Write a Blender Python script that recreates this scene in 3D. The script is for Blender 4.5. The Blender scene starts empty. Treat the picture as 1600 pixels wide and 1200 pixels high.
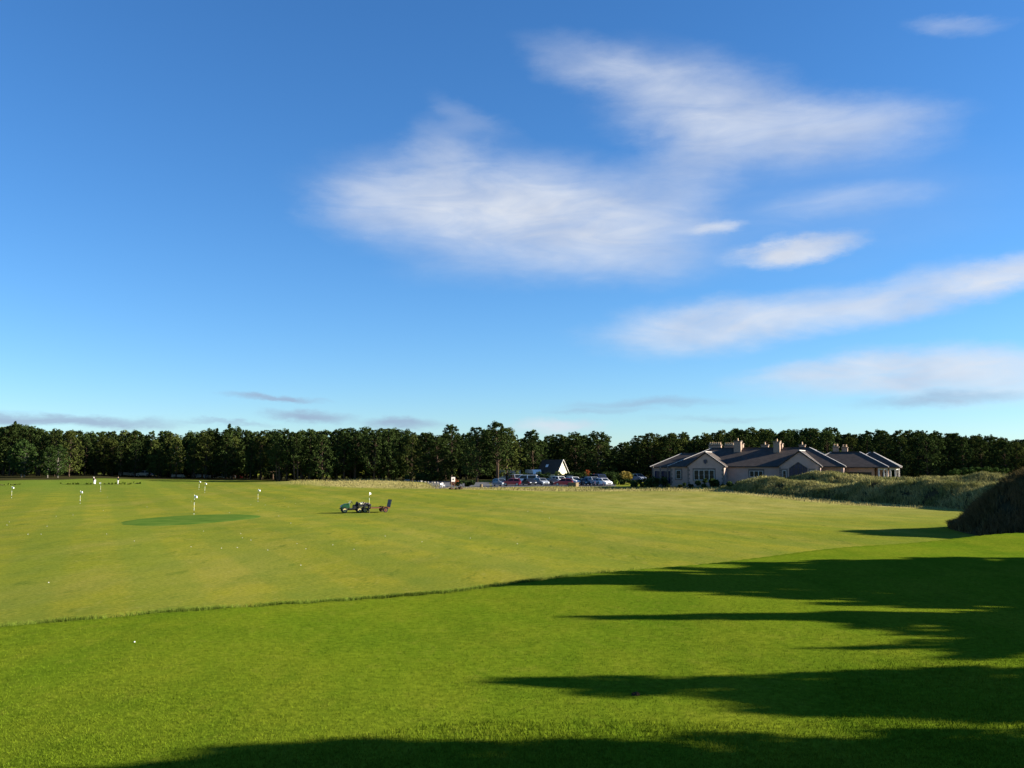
import bpy, bmesh, math, random
import numpy as np
from mathutils import Vector, Matrix
random.seed(7); RNG = np.random.default_rng(7)
R = math.radians
S = bpy.context.scene
C = S.collection

# ------------------------------------------------------------------ camera
FPX = 1443.0                     # focal length in pixels of a 1600 px wide picture
CAMZ = 5.2
PITCH = math.atan(128.0 / FPX)
cam_d = bpy.data.cameras.new('camera'); cam = bpy.data.objects.new('camera', cam_d); C.objects.link(cam)
cam_d.sensor_width = 36.0; cam_d.lens = 36.0 * FPX / 1600.0
cam_d.clip_start = 0.1; cam_d.clip_end = 6000
cam.location = (0, 0, CAMZ); cam.rotation_euler = (math.pi / 2 + PITCH, 0, 0)
S.camera = cam

# ------------------------------------------------------------------ light
SUN_AZ = R(90)                   # clockwise from the view direction (+Y)
SUN_EL = R(18.5)
EXPO = 1.8
SKY_STR = 0.056
S.view_settings.view_transform = 'Standard'; S.view_settings.look = 'None'
S.view_settings.gamma = 1.0; S.view_settings.use_curve_mapping = False
S.view_settings.exposure = EXPO
S.cycles.max_bounces = 4; S.cycles.diffuse_bounces = 2; S.cycles.glossy_bounces = 2; S.cycles.transmission_bounces = 3

sd = bpy.data.lights.new('sun', 'SUN'); sun = bpy.data.objects.new('sun', sd); C.objects.link(sun)
sd.energy = 5.0; sd.angle = R(0.5); sd.color = (1.0, 0.93, 0.80)
SDIR = Vector((math.sin(SUN_AZ) * math.cos(SUN_EL), math.cos(SUN_AZ) * math.cos(SUN_EL), math.sin(SUN_EL)))
sun.rotation_euler = SDIR.to_track_quat('Z', 'Y').to_euler()
sun.location = (60, 0, 60)

W = bpy.data.worlds.new('World'); S.world = W; W.use_nodes = True
wn = W.node_tree.nodes; wl = W.node_tree.links; wn.clear()
def wnode(t, **k):
    n = wn.new(t)
    for a, b in k.items(): setattr(n, a, b)
    return n
def pix_dir(px, py):
    vx = (px - 800) / FPX; vy = (600 - py) / FPX
    return Vector((vx, math.cos(PITCH) - math.sin(PITCH) * vy, math.sin(PITCH) + math.cos(PITCH) * vy))
def azel(px, py):
    d = pix_dir(px, py).normalized()
    return math.atan2(d.x, d.y), math.asin(d.z)

out = wnode('ShaderNodeOutputWorld'); bg = wnode('ShaderNodeBackground')
wl.new(bg.outputs[0], out.inputs[0])
bg.inputs[1].default_value = SKY_STR
sky = wnode('ShaderNodeTexSky', sky_type='NISHITA')
sky.sun_disc = False; sky.sun_elevation = SUN_EL; sky.sun_rotation = SUN_AZ
sky.air_density = 1.0; sky.dust_density = 0.0; sky.ozone_density = 4.0; sky.altitude = 0
hsv = wnode('ShaderNodeHueSaturation'); hsv.inputs['Saturation'].default_value = 1.08
hsv.inputs['Value'].default_value = 1.0
tint = wnode('ShaderNodeMix', data_type='RGBA', blend_type='MULTIPLY'); tint.inputs['Factor'].default_value = 1.0
tint.inputs['B'].default_value = (0.675, 0.825, 1.0, 1)          # cool white balance of the whole sky
wl.new(sky.outputs[0], tint.inputs['A']); wl.new(tint.outputs['Result'], hsv.inputs['Color'])
W.cycles.sampling_method = 'MANUAL'; W.cycles.sample_map_resolution = 256
tc = wnode('ShaderNodeTexCoord')
sep = wnode('ShaderNodeSeparateXYZ'); wl.new(tc.outputs['Generated'], sep.inputs[0])
def wmath(op, a, b=None, clamp=False):
    n = wnode('ShaderNodeMath', operation=op); n.use_clamp = clamp
    for i, v in enumerate((a, b)):
        if v is None: continue
        if isinstance(v, (int, float)): n.inputs[i].default_value = v
        else: wl.new(v, n.inputs[i])
    return n.outputs[0]
az_s = wmath('ARCTAN2', sep.outputs[0], sep.outputs[1]); el_s = wmath('ARCSINE', sep.outputs[2])
comb = wnode('ShaderNodeCombineXYZ'); wl.new(az_s, comb.inputs[0]); wl.new(el_s, comb.inputs[1])
def wnoise(scale, detail, rough, mapscale, loc=(0, 0, 0), dist=0.0):
    m = wnode('ShaderNodeMapping'); m.inputs['Scale'].default_value = mapscale; m.inputs['Location'].default_value = loc
    wl.new(comb.outputs[0], m.inputs[0])
    n = wnode('ShaderNodeTexNoise'); n.inputs['Scale'].default_value = scale; n.inputs['Detail'].default_value = detail
    n.inputs['Roughness'].default_value = rough; n.inputs['Distortion'].default_value = dist
    wl.new(m.outputs[0], n.inputs['Vector']); return n
warp = wnoise(8.0, 6, 0.66, (1, 2.4, 1))
wv = wnode('ShaderNodeVectorMath', operation='SUBTRACT'); wl.new(warp.outputs['Color'], wv.inputs[0]); wv.inputs[1].default_value = (.5, .5, .5)
ws = wnode('ShaderNodeVectorMath', operation='MULTIPLY'); wl.new(wv.outputs[0], ws.inputs[0]); ws.inputs[1].default_value = (.10, .035, 0)
wa = wnode('ShaderNodeVectorMath', operation='ADD'); wl.new(comb.outputs[0], wa.inputs[0]); wl.new(ws.outputs[0], wa.inputs[1])
def blobs(lst):
    acc = None
    for (px, py, rx, ry, tilt, op, soft) in lst:
        a, e = azel(px, py)
        m = wnode('ShaderNodeMapping', vector_type='TEXTURE')
        m.inputs['Location'].default_value = (a, e, 0); m.inputs['Rotation'].default_value = (0, 0, R(tilt))
        k = math.cos(a) ** 1.2
        m.inputs['Scale'].default_value = (rx / FPX * k, ry / FPX, 1)
        wl.new(wa.outputs[0], m.inputs[0])
        ln = wnode('ShaderNodeVectorMath', operation='LENGTH'); wl.new(m.outputs[0], ln.inputs[0])
        mr = wnode('ShaderNodeMapRange', interpolation_type='SMOOTHSTEP')
        mr.inputs['From Min'].default_value = 1.0 + soft; mr.inputs['From Max'].default_value = max(0.0, 1.0 - soft * 1.6)
        mr.inputs['To Min'].default_value = 0; mr.inputs['To Max'].default_value = op
        wl.new(ln.outputs['Value'], mr.inputs['Value'])
        acc = mr.outputs[0] if acc is None else wmath('ADD', acc, wmath('MULTIPLY', mr.outputs[0], wmath('SUBTRACT', 1.0, acc, True)))
    return acc
WHITE = [(800, 335, 250, 76, -5, .86, .55), (700, 245, 62, 48, 20, .42, .7), (780, 320, 150, 40, -4, .35, .7), (590, 315, 90, 40, 8, .38, .7), (960, 375, 150, 48, -8, .45, .7),
         (960, 112, 120, 30, -14, .42, .7), (1090, 150, 150, 55, -14, .55, .6), (1190, 200, 200, 50, -8, .55, .6), (1070, 265, 110, 60, 30, .50, .7),
         (1330, 195, 120, 36, -6, .45, .7), (1110, 354, 50, 11, 4, .75, .5), (1252, 387, 98, 20, 5, .95, .4), (1330, 312, 100, 18, 0, .28, .8),
         (1090, 512, 150, 36, 3, .62, .5), (1230, 490, 190, 34, 5, .60, .5), (1420, 465, 160, 30, 10, .62, .5), (1570, 430, 90, 24, 14, .85, .5),
         (1300, 578, 130, 14, 2, .45, .6), (1420, 583, 220, 30, 2, .74, .5), (1540, 590, 150, 38, 0, .70, .5), (870, 667, 66, 9, 0, .75, .6), (1500, 38, 62, 11, -8, .32, .7),
         (740, 185, 60, 14, -20, .16, .8), (1260, 330, 240, 60, 0, .12, .8), (870, 420, 180, 25, 0, .2, .8)]
GREY = [(430, 625, 66, 5, -3, .75, .5), (488, 651, 64, 9, -2, .8, .5), (632, 664, 58, 8, -3, .75, .5), (120, 656, 140, 8, 0, .85, .5),
        (0, 652, 70, 11, 0, .75, .5), (350, 660, 60, 3, -2, .5, .6), (1010, 631, 110, 8, 2, .5, .6), (1460, 628, 110, 9, 2, .55, .6),
        (930, 645, 70, 4, 0, .35, .7), (1130, 655, 90, 4, 0, .3, .7)]
wisp = wnoise(9, 7, 0.60, (1, 4.2, 1), (3, 1, 0), 1.1)
wr = wnode('ShaderNodeMapRange'); wl.new(wisp.outputs['Fac'], wr.inputs['Value'])
wr.inputs['From Min'].default_value = .28; wr.inputs['From Max'].default_value = .66; wr.inputs['To Min'].default_value = .70; wr.inputs['To Max'].default_value = 1.10
aw = wmath('MULTIPLY', blobs(WHITE), wr.outputs[0], True)
ag = wmath('MULTIPLY', blobs(GREY), wr.outputs[0], True)
K = 1.0 / (SKY_STR * 2 ** EXPO)
cw = (0.74 * K, 0.79 * K, 0.88 * K, 1); cg = (0.33 * K, 0.43 * K, 0.60 * K, 1)
tone = wnoise(9, 3, .5, (1, 2.6, 1), (7, 2, 0))
tm = wnode('ShaderNodeMix', data_type='RGBA'); tm.inputs['A'].default_value = (0.58 * K, 0.65 * K, 0.79 * K, 1); tm.inputs['B'].default_value = cw
tr = wnode('ShaderNodeMapRange'); tr.inputs['From Min'].default_value = .35; tr.inputs['From Max'].default_value = .6
wl.new(tone.outputs['Fac'], tr.inputs['Value']); wl.new(tr.outputs[0], tm.inputs['Factor'])
m1 = wnode('ShaderNodeMix', data_type='RGBA'); wl.new(aw, m1.inputs['Factor']); wl.new(hsv.outputs[0], m1.inputs['A']); wl.new(tm.outputs['Result'], m1.inputs['B'])
m2 = wnode('ShaderNodeMix', data_type='RGBA'); wl.new(ag, m2.inputs['Factor']); wl.new(m1.outputs['Result'], m2.inputs['A']); m2.inputs['B'].default_value = cg
wl.new(m2.outputs['Result'], bg.inputs[0])

# ------------------------------------------------------------------ helpers: tags, meshes, materials
def tag(o, label=None, cat=None, group=None, kind=None):
    if label: o['label'] = label
    if cat: o['category'] = cat
    if group: o['group'] = group
    if kind: o['kind'] = kind
    return o
def empty(name, loc=(0, 0, 0), rz=0):
    o = bpy.data.objects.new(name, None); o.empty_display_size = .3; C.objects.link(o)
    o.location = loc; o.rotation_euler = (0, 0, rz); return o
def link(name, me, mat=None, parent=None):
    if mat is not None and not me.materials: me.materials.append(mat)
    o = bpy.data.objects.new(name, me); C.objects.link(o)
    if parent is not None: o.parent = parent
    return o
def copy_tree(o, parent=None):
    c = o.copy(); C.objects.link(c); c.parent = parent
    for ch in list(o.children): copy_tree(ch, c)
    return c
def mesh_np(name, V, F, smooth=False):
    V = np.asarray(V, dtype=np.float32); F = np.asarray(F, dtype=np.int32); k = F.shape[1]
    me = bpy.data.meshes.new(name)
    me.vertices.add(len(V)); me.vertices.foreach_set('co', V.ravel())
    me.loops.add(F.size); me.loops.foreach_set('vertex_index', F.ravel())
    me.polygons.add(len(F)); me.polygons.foreach_set('loop_start', np.arange(0, F.size, k, dtype=np.int32))
    try: me.polygons.foreach_set('loop_total', np.full(len(F), k, dtype=np.int32))
    except Exception: pass
    if smooth: me.polygons.foreach_set('use_smooth', np.ones(len(F), dtype=bool))
    me.update(calc_edges=True); return me

class MB:
    def __init__(s): s.v = []; s.f = []
    def add(s, vs, fs):
        b = len(s.v); s.v += [tuple(v) for v in vs]; s.f += [tuple(b + i for i in f) for f in fs]; return s
    def box(s, x0, x1, y0, y1, z0, z1):
        vs = [(x, y, z) for z in (z0, z1) for y in (y0, y1) for x in (x0, x1)]
        return s.add(vs, [(0, 2, 3, 1), (4, 5, 7, 6), (0, 1, 5, 4), (2, 6, 7, 3), (0, 4, 6, 2), (1, 3, 7, 5)])
    def bar(s, p, q, w, h=None, up=(0, 0, 1)):
        h = h or w; p = Vector(p); q = Vector(q); d = (q - p).normalized(); u = Vector(up)
        if abs(d.dot(u)) > .95: u = Vector((1, 0, 0))
        a = d.cross(u).normalized() * w / 2; b = a.cross(d).normalized() * h / 2
        vs = [e + i * a + j * b for e in (p, q) for i, j in ((-1, -1), (1, -1), (1, 1), (-1, 1))]
        return s.add(vs, [(0, 1, 2, 3), (7, 6, 5, 4), (0, 4, 5, 1), (1, 5, 6, 2), (2, 6, 7, 3), (3, 7, 4, 0)])
    def tube(s, pts, rad, n=8, cap=True):
        pts = [Vector(p) for p in pts]; rings = []
        for i, p in enumerate(pts):
            d = (pts[min(i + 1, len(pts) - 1)] - pts[max(i - 1, 0)]).normalized()
            u = Vector((0, 0, 1)) if abs(d.z) < .9 else Vector((1, 0, 0))
            a = d.cross(u).normalized(); b = a.cross(d).normalized(); r = rad[i] if hasattr(rad, '__len__') else rad
            rings.append([p + (a * math.cos(t) + b * math.sin(t)) * r for t in [2 * math.pi * k / n for k in range(n)]])
        base = len(s.v)
        for rg in rings: s.v += [tuple(v) for v in rg]
        for i in range(len(pts) - 1):
            for k in range(n):
                s.f.append((base + i * n + k, base + i * n + (k + 1) % n, base + (i + 1) * n + (k + 1) % n, base + (i + 1) * n + k))
        if cap:
            s.f.append(tuple(base + k for k in range(n))[::-1]); s.f.append(tuple(base + (len(pts) - 1) * n + k for k in range(n)))
        return s
    def prism(s, poly, y0, y1):              # polygon in x,z extruded along y
        n = len(poly); vs = [(x, y0, z) for x, z in poly] + [(x, y1, z) for x, z in poly]
        return s.add(vs, [tuple(range(n)), tuple(range(2 * n - 1, n - 1, -1))] + [(i, n + i, n + (i + 1) % n, (i + 1) % n) for i in range(n)])
    def mesh(s, name='m', smooth=False, bevel=0.0):
        me = bpy.data.meshes.new(name); me.from_pydata(s.v, [], s.f); me.update()
        bm = bmesh.new(); bm.from_mesh(me); bmesh.ops.recalc_face_normals(bm, faces=bm.faces)
        if bevel: bmesh.ops.bevel(bm, geom=list(bm.edges), offset=bevel, segments=1, affect='EDGES', clamp_overlap=True)
        bm.to_mesh(me); bm.free()
        if smooth: me.polygons.foreach_set('use_smooth', [True] * len(me.polygons))
        return me
    def build(s, name, mat, parent=None, smooth=False, bevel=0.0):
        return link(name, s.mesh(name, smooth, bevel), mat, parent)

def mat(name, col, rough=.7, var=.25, scale=4.0, bump=0.0, metal=0.0, spec=.3, island=0.0, transl=0.0, col2=None, coord='Object', mapscale=None, objrand=0.0):
    m = bpy.data.materials.new(name); m.use_nodes = True; nt = m.node_tree; N = nt.nodes; Lk = nt.links
    p = N['Principled BSDF']; p.inputs['Roughness'].default_value = rough; p.inputs['Metallic'].default_value = metal
    p.inputs['Specular IOR Level'].default_value = spec
    t = N.new('ShaderNodeTexCoord'); src = t.outputs[coord]
    if mapscale:
        mp = N.new('ShaderNodeMapping'); mp.inputs['Scale'].default_value = mapscale; Lk.new(src, mp.inputs[0]); src = mp.outputs[0]
    n = N.new('ShaderNodeTexNoise'); n.inputs['Scale'].default_value = scale; n.inputs['Detail'].default_value = 5; n.inputs['Roughness'].default_value = .6
    Lk.new(src, n.inputs['Vector'])
    c2 = col2 or tuple(c * (1 - var) for c in col); c1 = col if col2 else tuple(min(1, c * (1 + var * .6)) for c in col)
    mx = N.new('ShaderNodeMix'); mx.data_type = 'RGBA'; mx.inputs['A'].default_value = (*c1, 1); mx.inputs['B'].default_value = (*c2, 1)
    r = N.new('ShaderNodeMapRange'); r.inputs['From Min'].default_value = .3; r.inputs['From Max'].default_value = .7; Lk.new(n.outputs['Fac'], r.inputs['Value'])
    Lk.new(r.outputs[0], mx.inputs['Factor']); c = mx.outputs['Result']
    for amt, kind in ((island, 'g'), (objrand, 'o')):
        if not amt: continue
        if kind == 'g': g = N.new('ShaderNodeNewGeometry'); o_ = g.outputs['Random Per Island']
        else: g = N.new('ShaderNodeObjectInfo'); o_ = g.outputs['Random']
        r2 = N.new('ShaderNodeMapRange'); r2.inputs['To Min'].default_value = 1 - amt; r2.inputs['To Max'].default_value = 1 + amt; Lk.new(o_, r2.inputs['Value'])
        v = N.new('ShaderNodeVectorMath'); v.operation = 'SCALE'; Lk.new(c, v.inputs[0]); Lk.new(r2.outputs[0], v.inputs['Scale']); c = v.outputs[0]
    Lk.new(c, p.inputs['Base Color'])
    if bump:
        b = N.new('ShaderNodeBump'); b.inputs['Strength'].default_value = bump; b.inputs['Distance'].default_value = .02
        Lk.new(n.outputs['Fac'], b.inputs['Height']); Lk.new(b.outputs[0], p.inputs['Normal'])
    if transl:
        tr_ = N.new('ShaderNodeBsdfTranslucent'); Lk.new(c, tr_.inputs[0]); ms = N.new('ShaderNodeMixShader'); ms.inputs[0].default_value = transl
        Lk.new(p.outputs[0], ms.inputs[1]); Lk.new(tr_.outputs[0], ms.inputs[2]); Lk.new(ms.outputs[0], N['Material Output'].inputs[0])
    return m
M = {}
M['pine'] = mat('pine_needles', (.035, .052, .014), 1.0, .4, .5, island=.5, transl=.12, spec=0.0, objrand=.25)
M['pine2'] = mat('yellow_green_needles', (.056, .068, .016), 1.0, .4, .5, island=.5, transl=.15, spec=0.0, objrand=.3)
M['leaf'] = mat('broad_leaves', (.038, .064, .016), 1.0, .35, .5, island=.45, transl=.2, spec=0.0, objrand=.2)
M['bark'] = mat('pine_bark', (.085, .058, .040), 1.0, .45, 3.0, .4, mapscale=(1, 1, .3), spec=0.0)
M['palebark'] = mat('pale_bark', (.20, .18, .145), 1.0, .4, 3.0, .4, mapscale=(1, 1, .3), spec=0.0)
M['hedge'] = mat('hedge_leaves', (.030, .048, .014), 1.0, .3, .8, island=.5, transl=.15, spec=0.0)
M['gold'] = mat('golden_leaves', (.24, .18, .045), 1.0, .3, .8, island=.4, transl=.2, spec=0.0)
M['rust'] = mat('orange_leaves', (.22, .06, .02), 1.0, .3, .8, island=.4, transl=.2, spec=0.0)
M['marram'] = mat('marram_blades', (.37, .315, .125), 1.0, .3, .25, island=.6, transl=.10, spec=0.0, col2=(.10, .115, .03))
M['brown'] = mat('dry_brown_blades', (.15, .10, .045), 1.0, .3, .3, island=.4, transl=.2, spec=0.0, col2=(.06, .055, .02))
M['straw'] = mat('straw_blades', (.27, .215, .085), 1.0, .3, .25, island=.35, transl=.25, spec=0.0, col2=(.17, .165, .05))
M['fringe'] = mat('rough_grass_blades', (.125, .175, .022), 1.0, .3, .4, island=.35, transl=.25, spec=0.0)
M['blade'] = mat('lawn_blades', (.112, .145, .008), .85, .3, .35, island=.4, transl=.3, spec=.04, col2=(.072, .112, .006))
M['sand'] = mat('dune_soil', (.045, .038, .018), 1.0, .35, .5, .5, spec=0.0)
M['asphalt'] = mat('asphalt', (.075, .075, .078), .9, .25, 2.0, .3)
M['render'] = mat('pink_render', (.38, .262, .215), .9, .12, 1.2, .15, spec=.1)
M['stone'] = mat('quoin_stone', (.15, .12, .10), .9, .3, 2.0, .3, objrand=.2, spec=.1)
M['chim'] = mat('chimney_brick', (.30, .21, .155), .9, .25, 6.0, .3, spec=.1)
M['slate'] = mat('roof_slate', (.062, .049, .041), .8, .3, 1.6, .35, spec=.15)
M['lead'] = mat('ridge_capping', (.40, .37, .34), .7, .2, 3.0, spec=.15)
M['pot'] = mat('clay_pot', (.60, .40, .24), .8, .2, 6.0)
M['trim'] = mat('cream_trim', (.50, .46, .41), .7, .1, 3.0, spec=.15)
M['glass'] = mat('dark_glass', (.010, .013, .018), .08, .2, 1.0, spec=.22)
M['blueglass'] = mat('blue_glass', (.012, .018, .055), .12, .2, 1.0, spec=.22)
M['brick'] = mat('orange_brick', (.36, .20, .12), .9, .25, 5.0, .2)
M['cream'] = mat('cream_wall', (.72, .64, .40), .9, .08, 1.5)
M['white'] = mat('white_paint', (.80, .80, .78), .5, .06, 4.0)
M['black'] = mat('black_paint', (.018, .018, .018), .55, .2, 4.0)
M['rubber'] = mat('tyre_rubber', (.022, .022, .022), .85, .2, 8.0)
M['rim'] = mat('alloy_rim', (.55, .55, .56), .35, .1, 6.0, metal=.7)
M['yrim'] = mat('yellow_rim', (.62, .50, .20), .6, .1, 6.0)
M['green'] = mat('green_bodywork', (.008, .060, .018), .4, .12, 3.0, spec=.5)
M['seat'] = mat('cream_load', (.72, .66, .46), .8, .15, 8.0)
M['rust_steel'] = mat('rusty_steel', (.16, .065, .03), .9, .35, 6.0, .2, spec=.1)
M['timber'] = mat('weathered_timber', (.17, .125, .075), .9, .3, 3.0, .2, spec=.05, mapscale=(1, 6, 6))
M['ball'] = mat('golf_ball', (.62, .62, .58), .5, .03, 30.0)
M['soil'] = mat('dark_soil', (.05, .035, .022), 1.0, .4, 20, .5, spec=0.0)
M['rock'] = mat('pale_rock', (.24, .215, .18), .95, .3, 2.0, .5)
M['skin'] = mat('skin', (.55, .34, .25), .6, .1, 10)
M['navy'] = mat('navy_cloth', (.018, .020, .030), .9, .2, 12)
M['blackcloth'] = mat('black_cloth', (.014, .014, .016), .9, .2, 12)
M['whitecloth'] = mat('white_cloth', (.75, .74, .70), .9, .1, 12)
M['hair'] = mat('brown_hair', (.05, .03, .02), .7, .2, 30)
M['lamp'] = mat('headlamp_glass', (.70, .72, .74), .12, .05, 6, spec=.7)
M['redlamp'] = mat('tail_lamp', (.45, .02, .02), .2, .1, 6, spec=.6)
M['yellowflag'] = mat('yellow_paint', (.80, .70, .25), .6, .1, 4)
def paint(name, c): M[name] = mat('car_paint_' + name, c, .28, .06, 1.0, spec=.6)
for n_, c_ in (('pwhite', (.66, .66, .66)), ('psilver', (.25, .27, .30)), ('pred', (.38, .015, .02)), ('pnavy', (.018, .028, .085)), ('pblack', (.014, .015, .018)),
               ('pgrey', (.14, .17, .21)), ('pdarkgreen', (.018, .035, .03))): paint(n_, c_)

# ------------------------------------------------------------------ terrain
EX = np.array([-90, -60, -14.9, -2.4, 12.2, 19.6, 35.4, 90]); EY = np.array([-10, 1, 26.9, 34.4, 47.4, 53.5, 63.8, 98])
def sst(a, b, x):
    t = np.clip((x - a) / (b - a), 0, 1); return t * t * (3 - 2 * t)
def edge_d(x, y): return (np.interp(x, EX, EY) - y) * .79
def gz(x, y):
    x = np.asarray(x, float); y = np.asarray(y, float)
    d = edge_d(x, y); z = .6 * np.clip((d + 2.6) / 2.6, 0, 1) ** 1.3
    r = np.hypot(x, y + 1.0); z = z + 2.95 * sst(12.0, 2.0, r)
    az = np.degrees(np.arctan2(x, np.maximum(y, .1)))
    A = np.interp(az, [-30, -10, 0, 8, 14, 30], [.5, .6, 1.0, 1.25, 1.75, 1.6]); z = z + A * sst(112, 172, y)
    B = np.interp(az, [-30, -24, -20, -12, 0, 30], [2.1, 2.0, 1.2, .6, .6, .8]); z = z + B * sst(172, 262, y)
    z = z + 1.15 * np.exp(-((x + 36) / 22) ** 2 - ((y - 212) / 16) ** 2)
    z = z + .10 * np.sin(x * .11 + 1) * np.sin(y * .07) * sst(20, 50, y) + .05 * np.sin(x * .31 + y * .17)
    z = z + 6 * sst(300, 900, np.hypot(x, y)); return z
def gzs(x, y): return float(gz(x, y))
def at(px, py, Y):
    d = pix_dir(px, py); k = Y / d.y; return Vector((d.x * k, Y, CAMZ + d.z * k))
def hit(px, py):
    Y = 8.0
    while Y < 600:
        p = at(px, py, Y)
        if p.z <= gzs(p.x, p.y): return Vector((p.x, p.y, gzs(p.x, p.y)))
        Y *= 1.003
    return p
def onx(px, Y, dz=0.0):
    x = (px - 800) / FPX * Y / math.cos(PITCH) * (1.0)      # close to the horizon row
    x = pix_dir(px, 735).x / pix_dir(px, 735).y * Y
    return Vector((x, Y, gzs(x, Y) + dz))

ang = np.radians(np.concatenate([np.arange(-180, -42, 3.0), np.arange(-42, 42, .22), np.arange(42, 180, 3.0)]))
rad = np.concatenate([[0.4, 1, 1.7, 2.4], np.geomspace(3, 420, 330), np.geomspace(450, 4500, 24)])
AA, RR = np.meshgrid(ang, rad); GX = np.sin(AA) * RR; GY = np.cos(AA) * RR; GZ = gz(GX, GY)
nr, na = GX.shape
idx = np.arange(nr * na).reshape(nr, na)
F = np.stack([idx[:-1, :], np.roll(idx, -1, 1)[:-1, :], np.roll(idx, -1, 1)[1:, :], idx[1:, :]], -1).reshape(-1, 4)[:, ::-1]
gme = mesh_np('ground', np.stack([GX, GY, GZ], -1).reshape(-1, 3), F, True)
fan = len(gme.vertices)
az = np.degrees(np.arctan2(GX, np.maximum(GY, .1)))
def zone_fore(x, y): return sst(-1.5, -.2, edge_d(x, y))
def zone_straw(x, y):
    azz = np.degrees(np.arctan2(x, np.maximum(y, .1)))
    a = sst(0.0, 1.0, np.clip(1 - np.abs(y - np.interp(azz, [-16, -12, -8, -5, -3, 0, 12, 16, 20, 24, 27], [212, 207, 203, 192, 180, 172, 158, 142, 130, 119, 108])) / np.interp(azz, [-16, -8, -4, 0, 10, 20, 26], [12, 20, 14, 11, 12, 11, 5]), 0, 1) * 2.0)
    return a * sst(-17, -9, azz)
zc = np.zeros((nr * na, 4), np.float32); zc[:, 3] = 1
zc[:, 0] = zone_fore(GX, GY).ravel(); zc[:, 1] = np.maximum(zone_straw(GX, GY), .38 * sst(75, 125, GY) * sst(175, 150, GY) * sst(-4, 9, az)).ravel()
zc[:, 2] = (sst(130, 235, RR) * sst(-14, -26, az)).ravel()
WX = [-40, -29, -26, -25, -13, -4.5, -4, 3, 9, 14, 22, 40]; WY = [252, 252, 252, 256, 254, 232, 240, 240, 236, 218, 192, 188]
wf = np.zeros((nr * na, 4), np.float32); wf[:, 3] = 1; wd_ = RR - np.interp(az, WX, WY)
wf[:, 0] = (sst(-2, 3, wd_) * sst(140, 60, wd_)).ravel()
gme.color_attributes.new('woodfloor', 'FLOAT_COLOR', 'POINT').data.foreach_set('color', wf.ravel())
ca = gme.color_attributes.new('zone', 'FLOAT_COLOR', 'POINT'); ca.data.foreach_set('color', zc.ravel())

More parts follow.
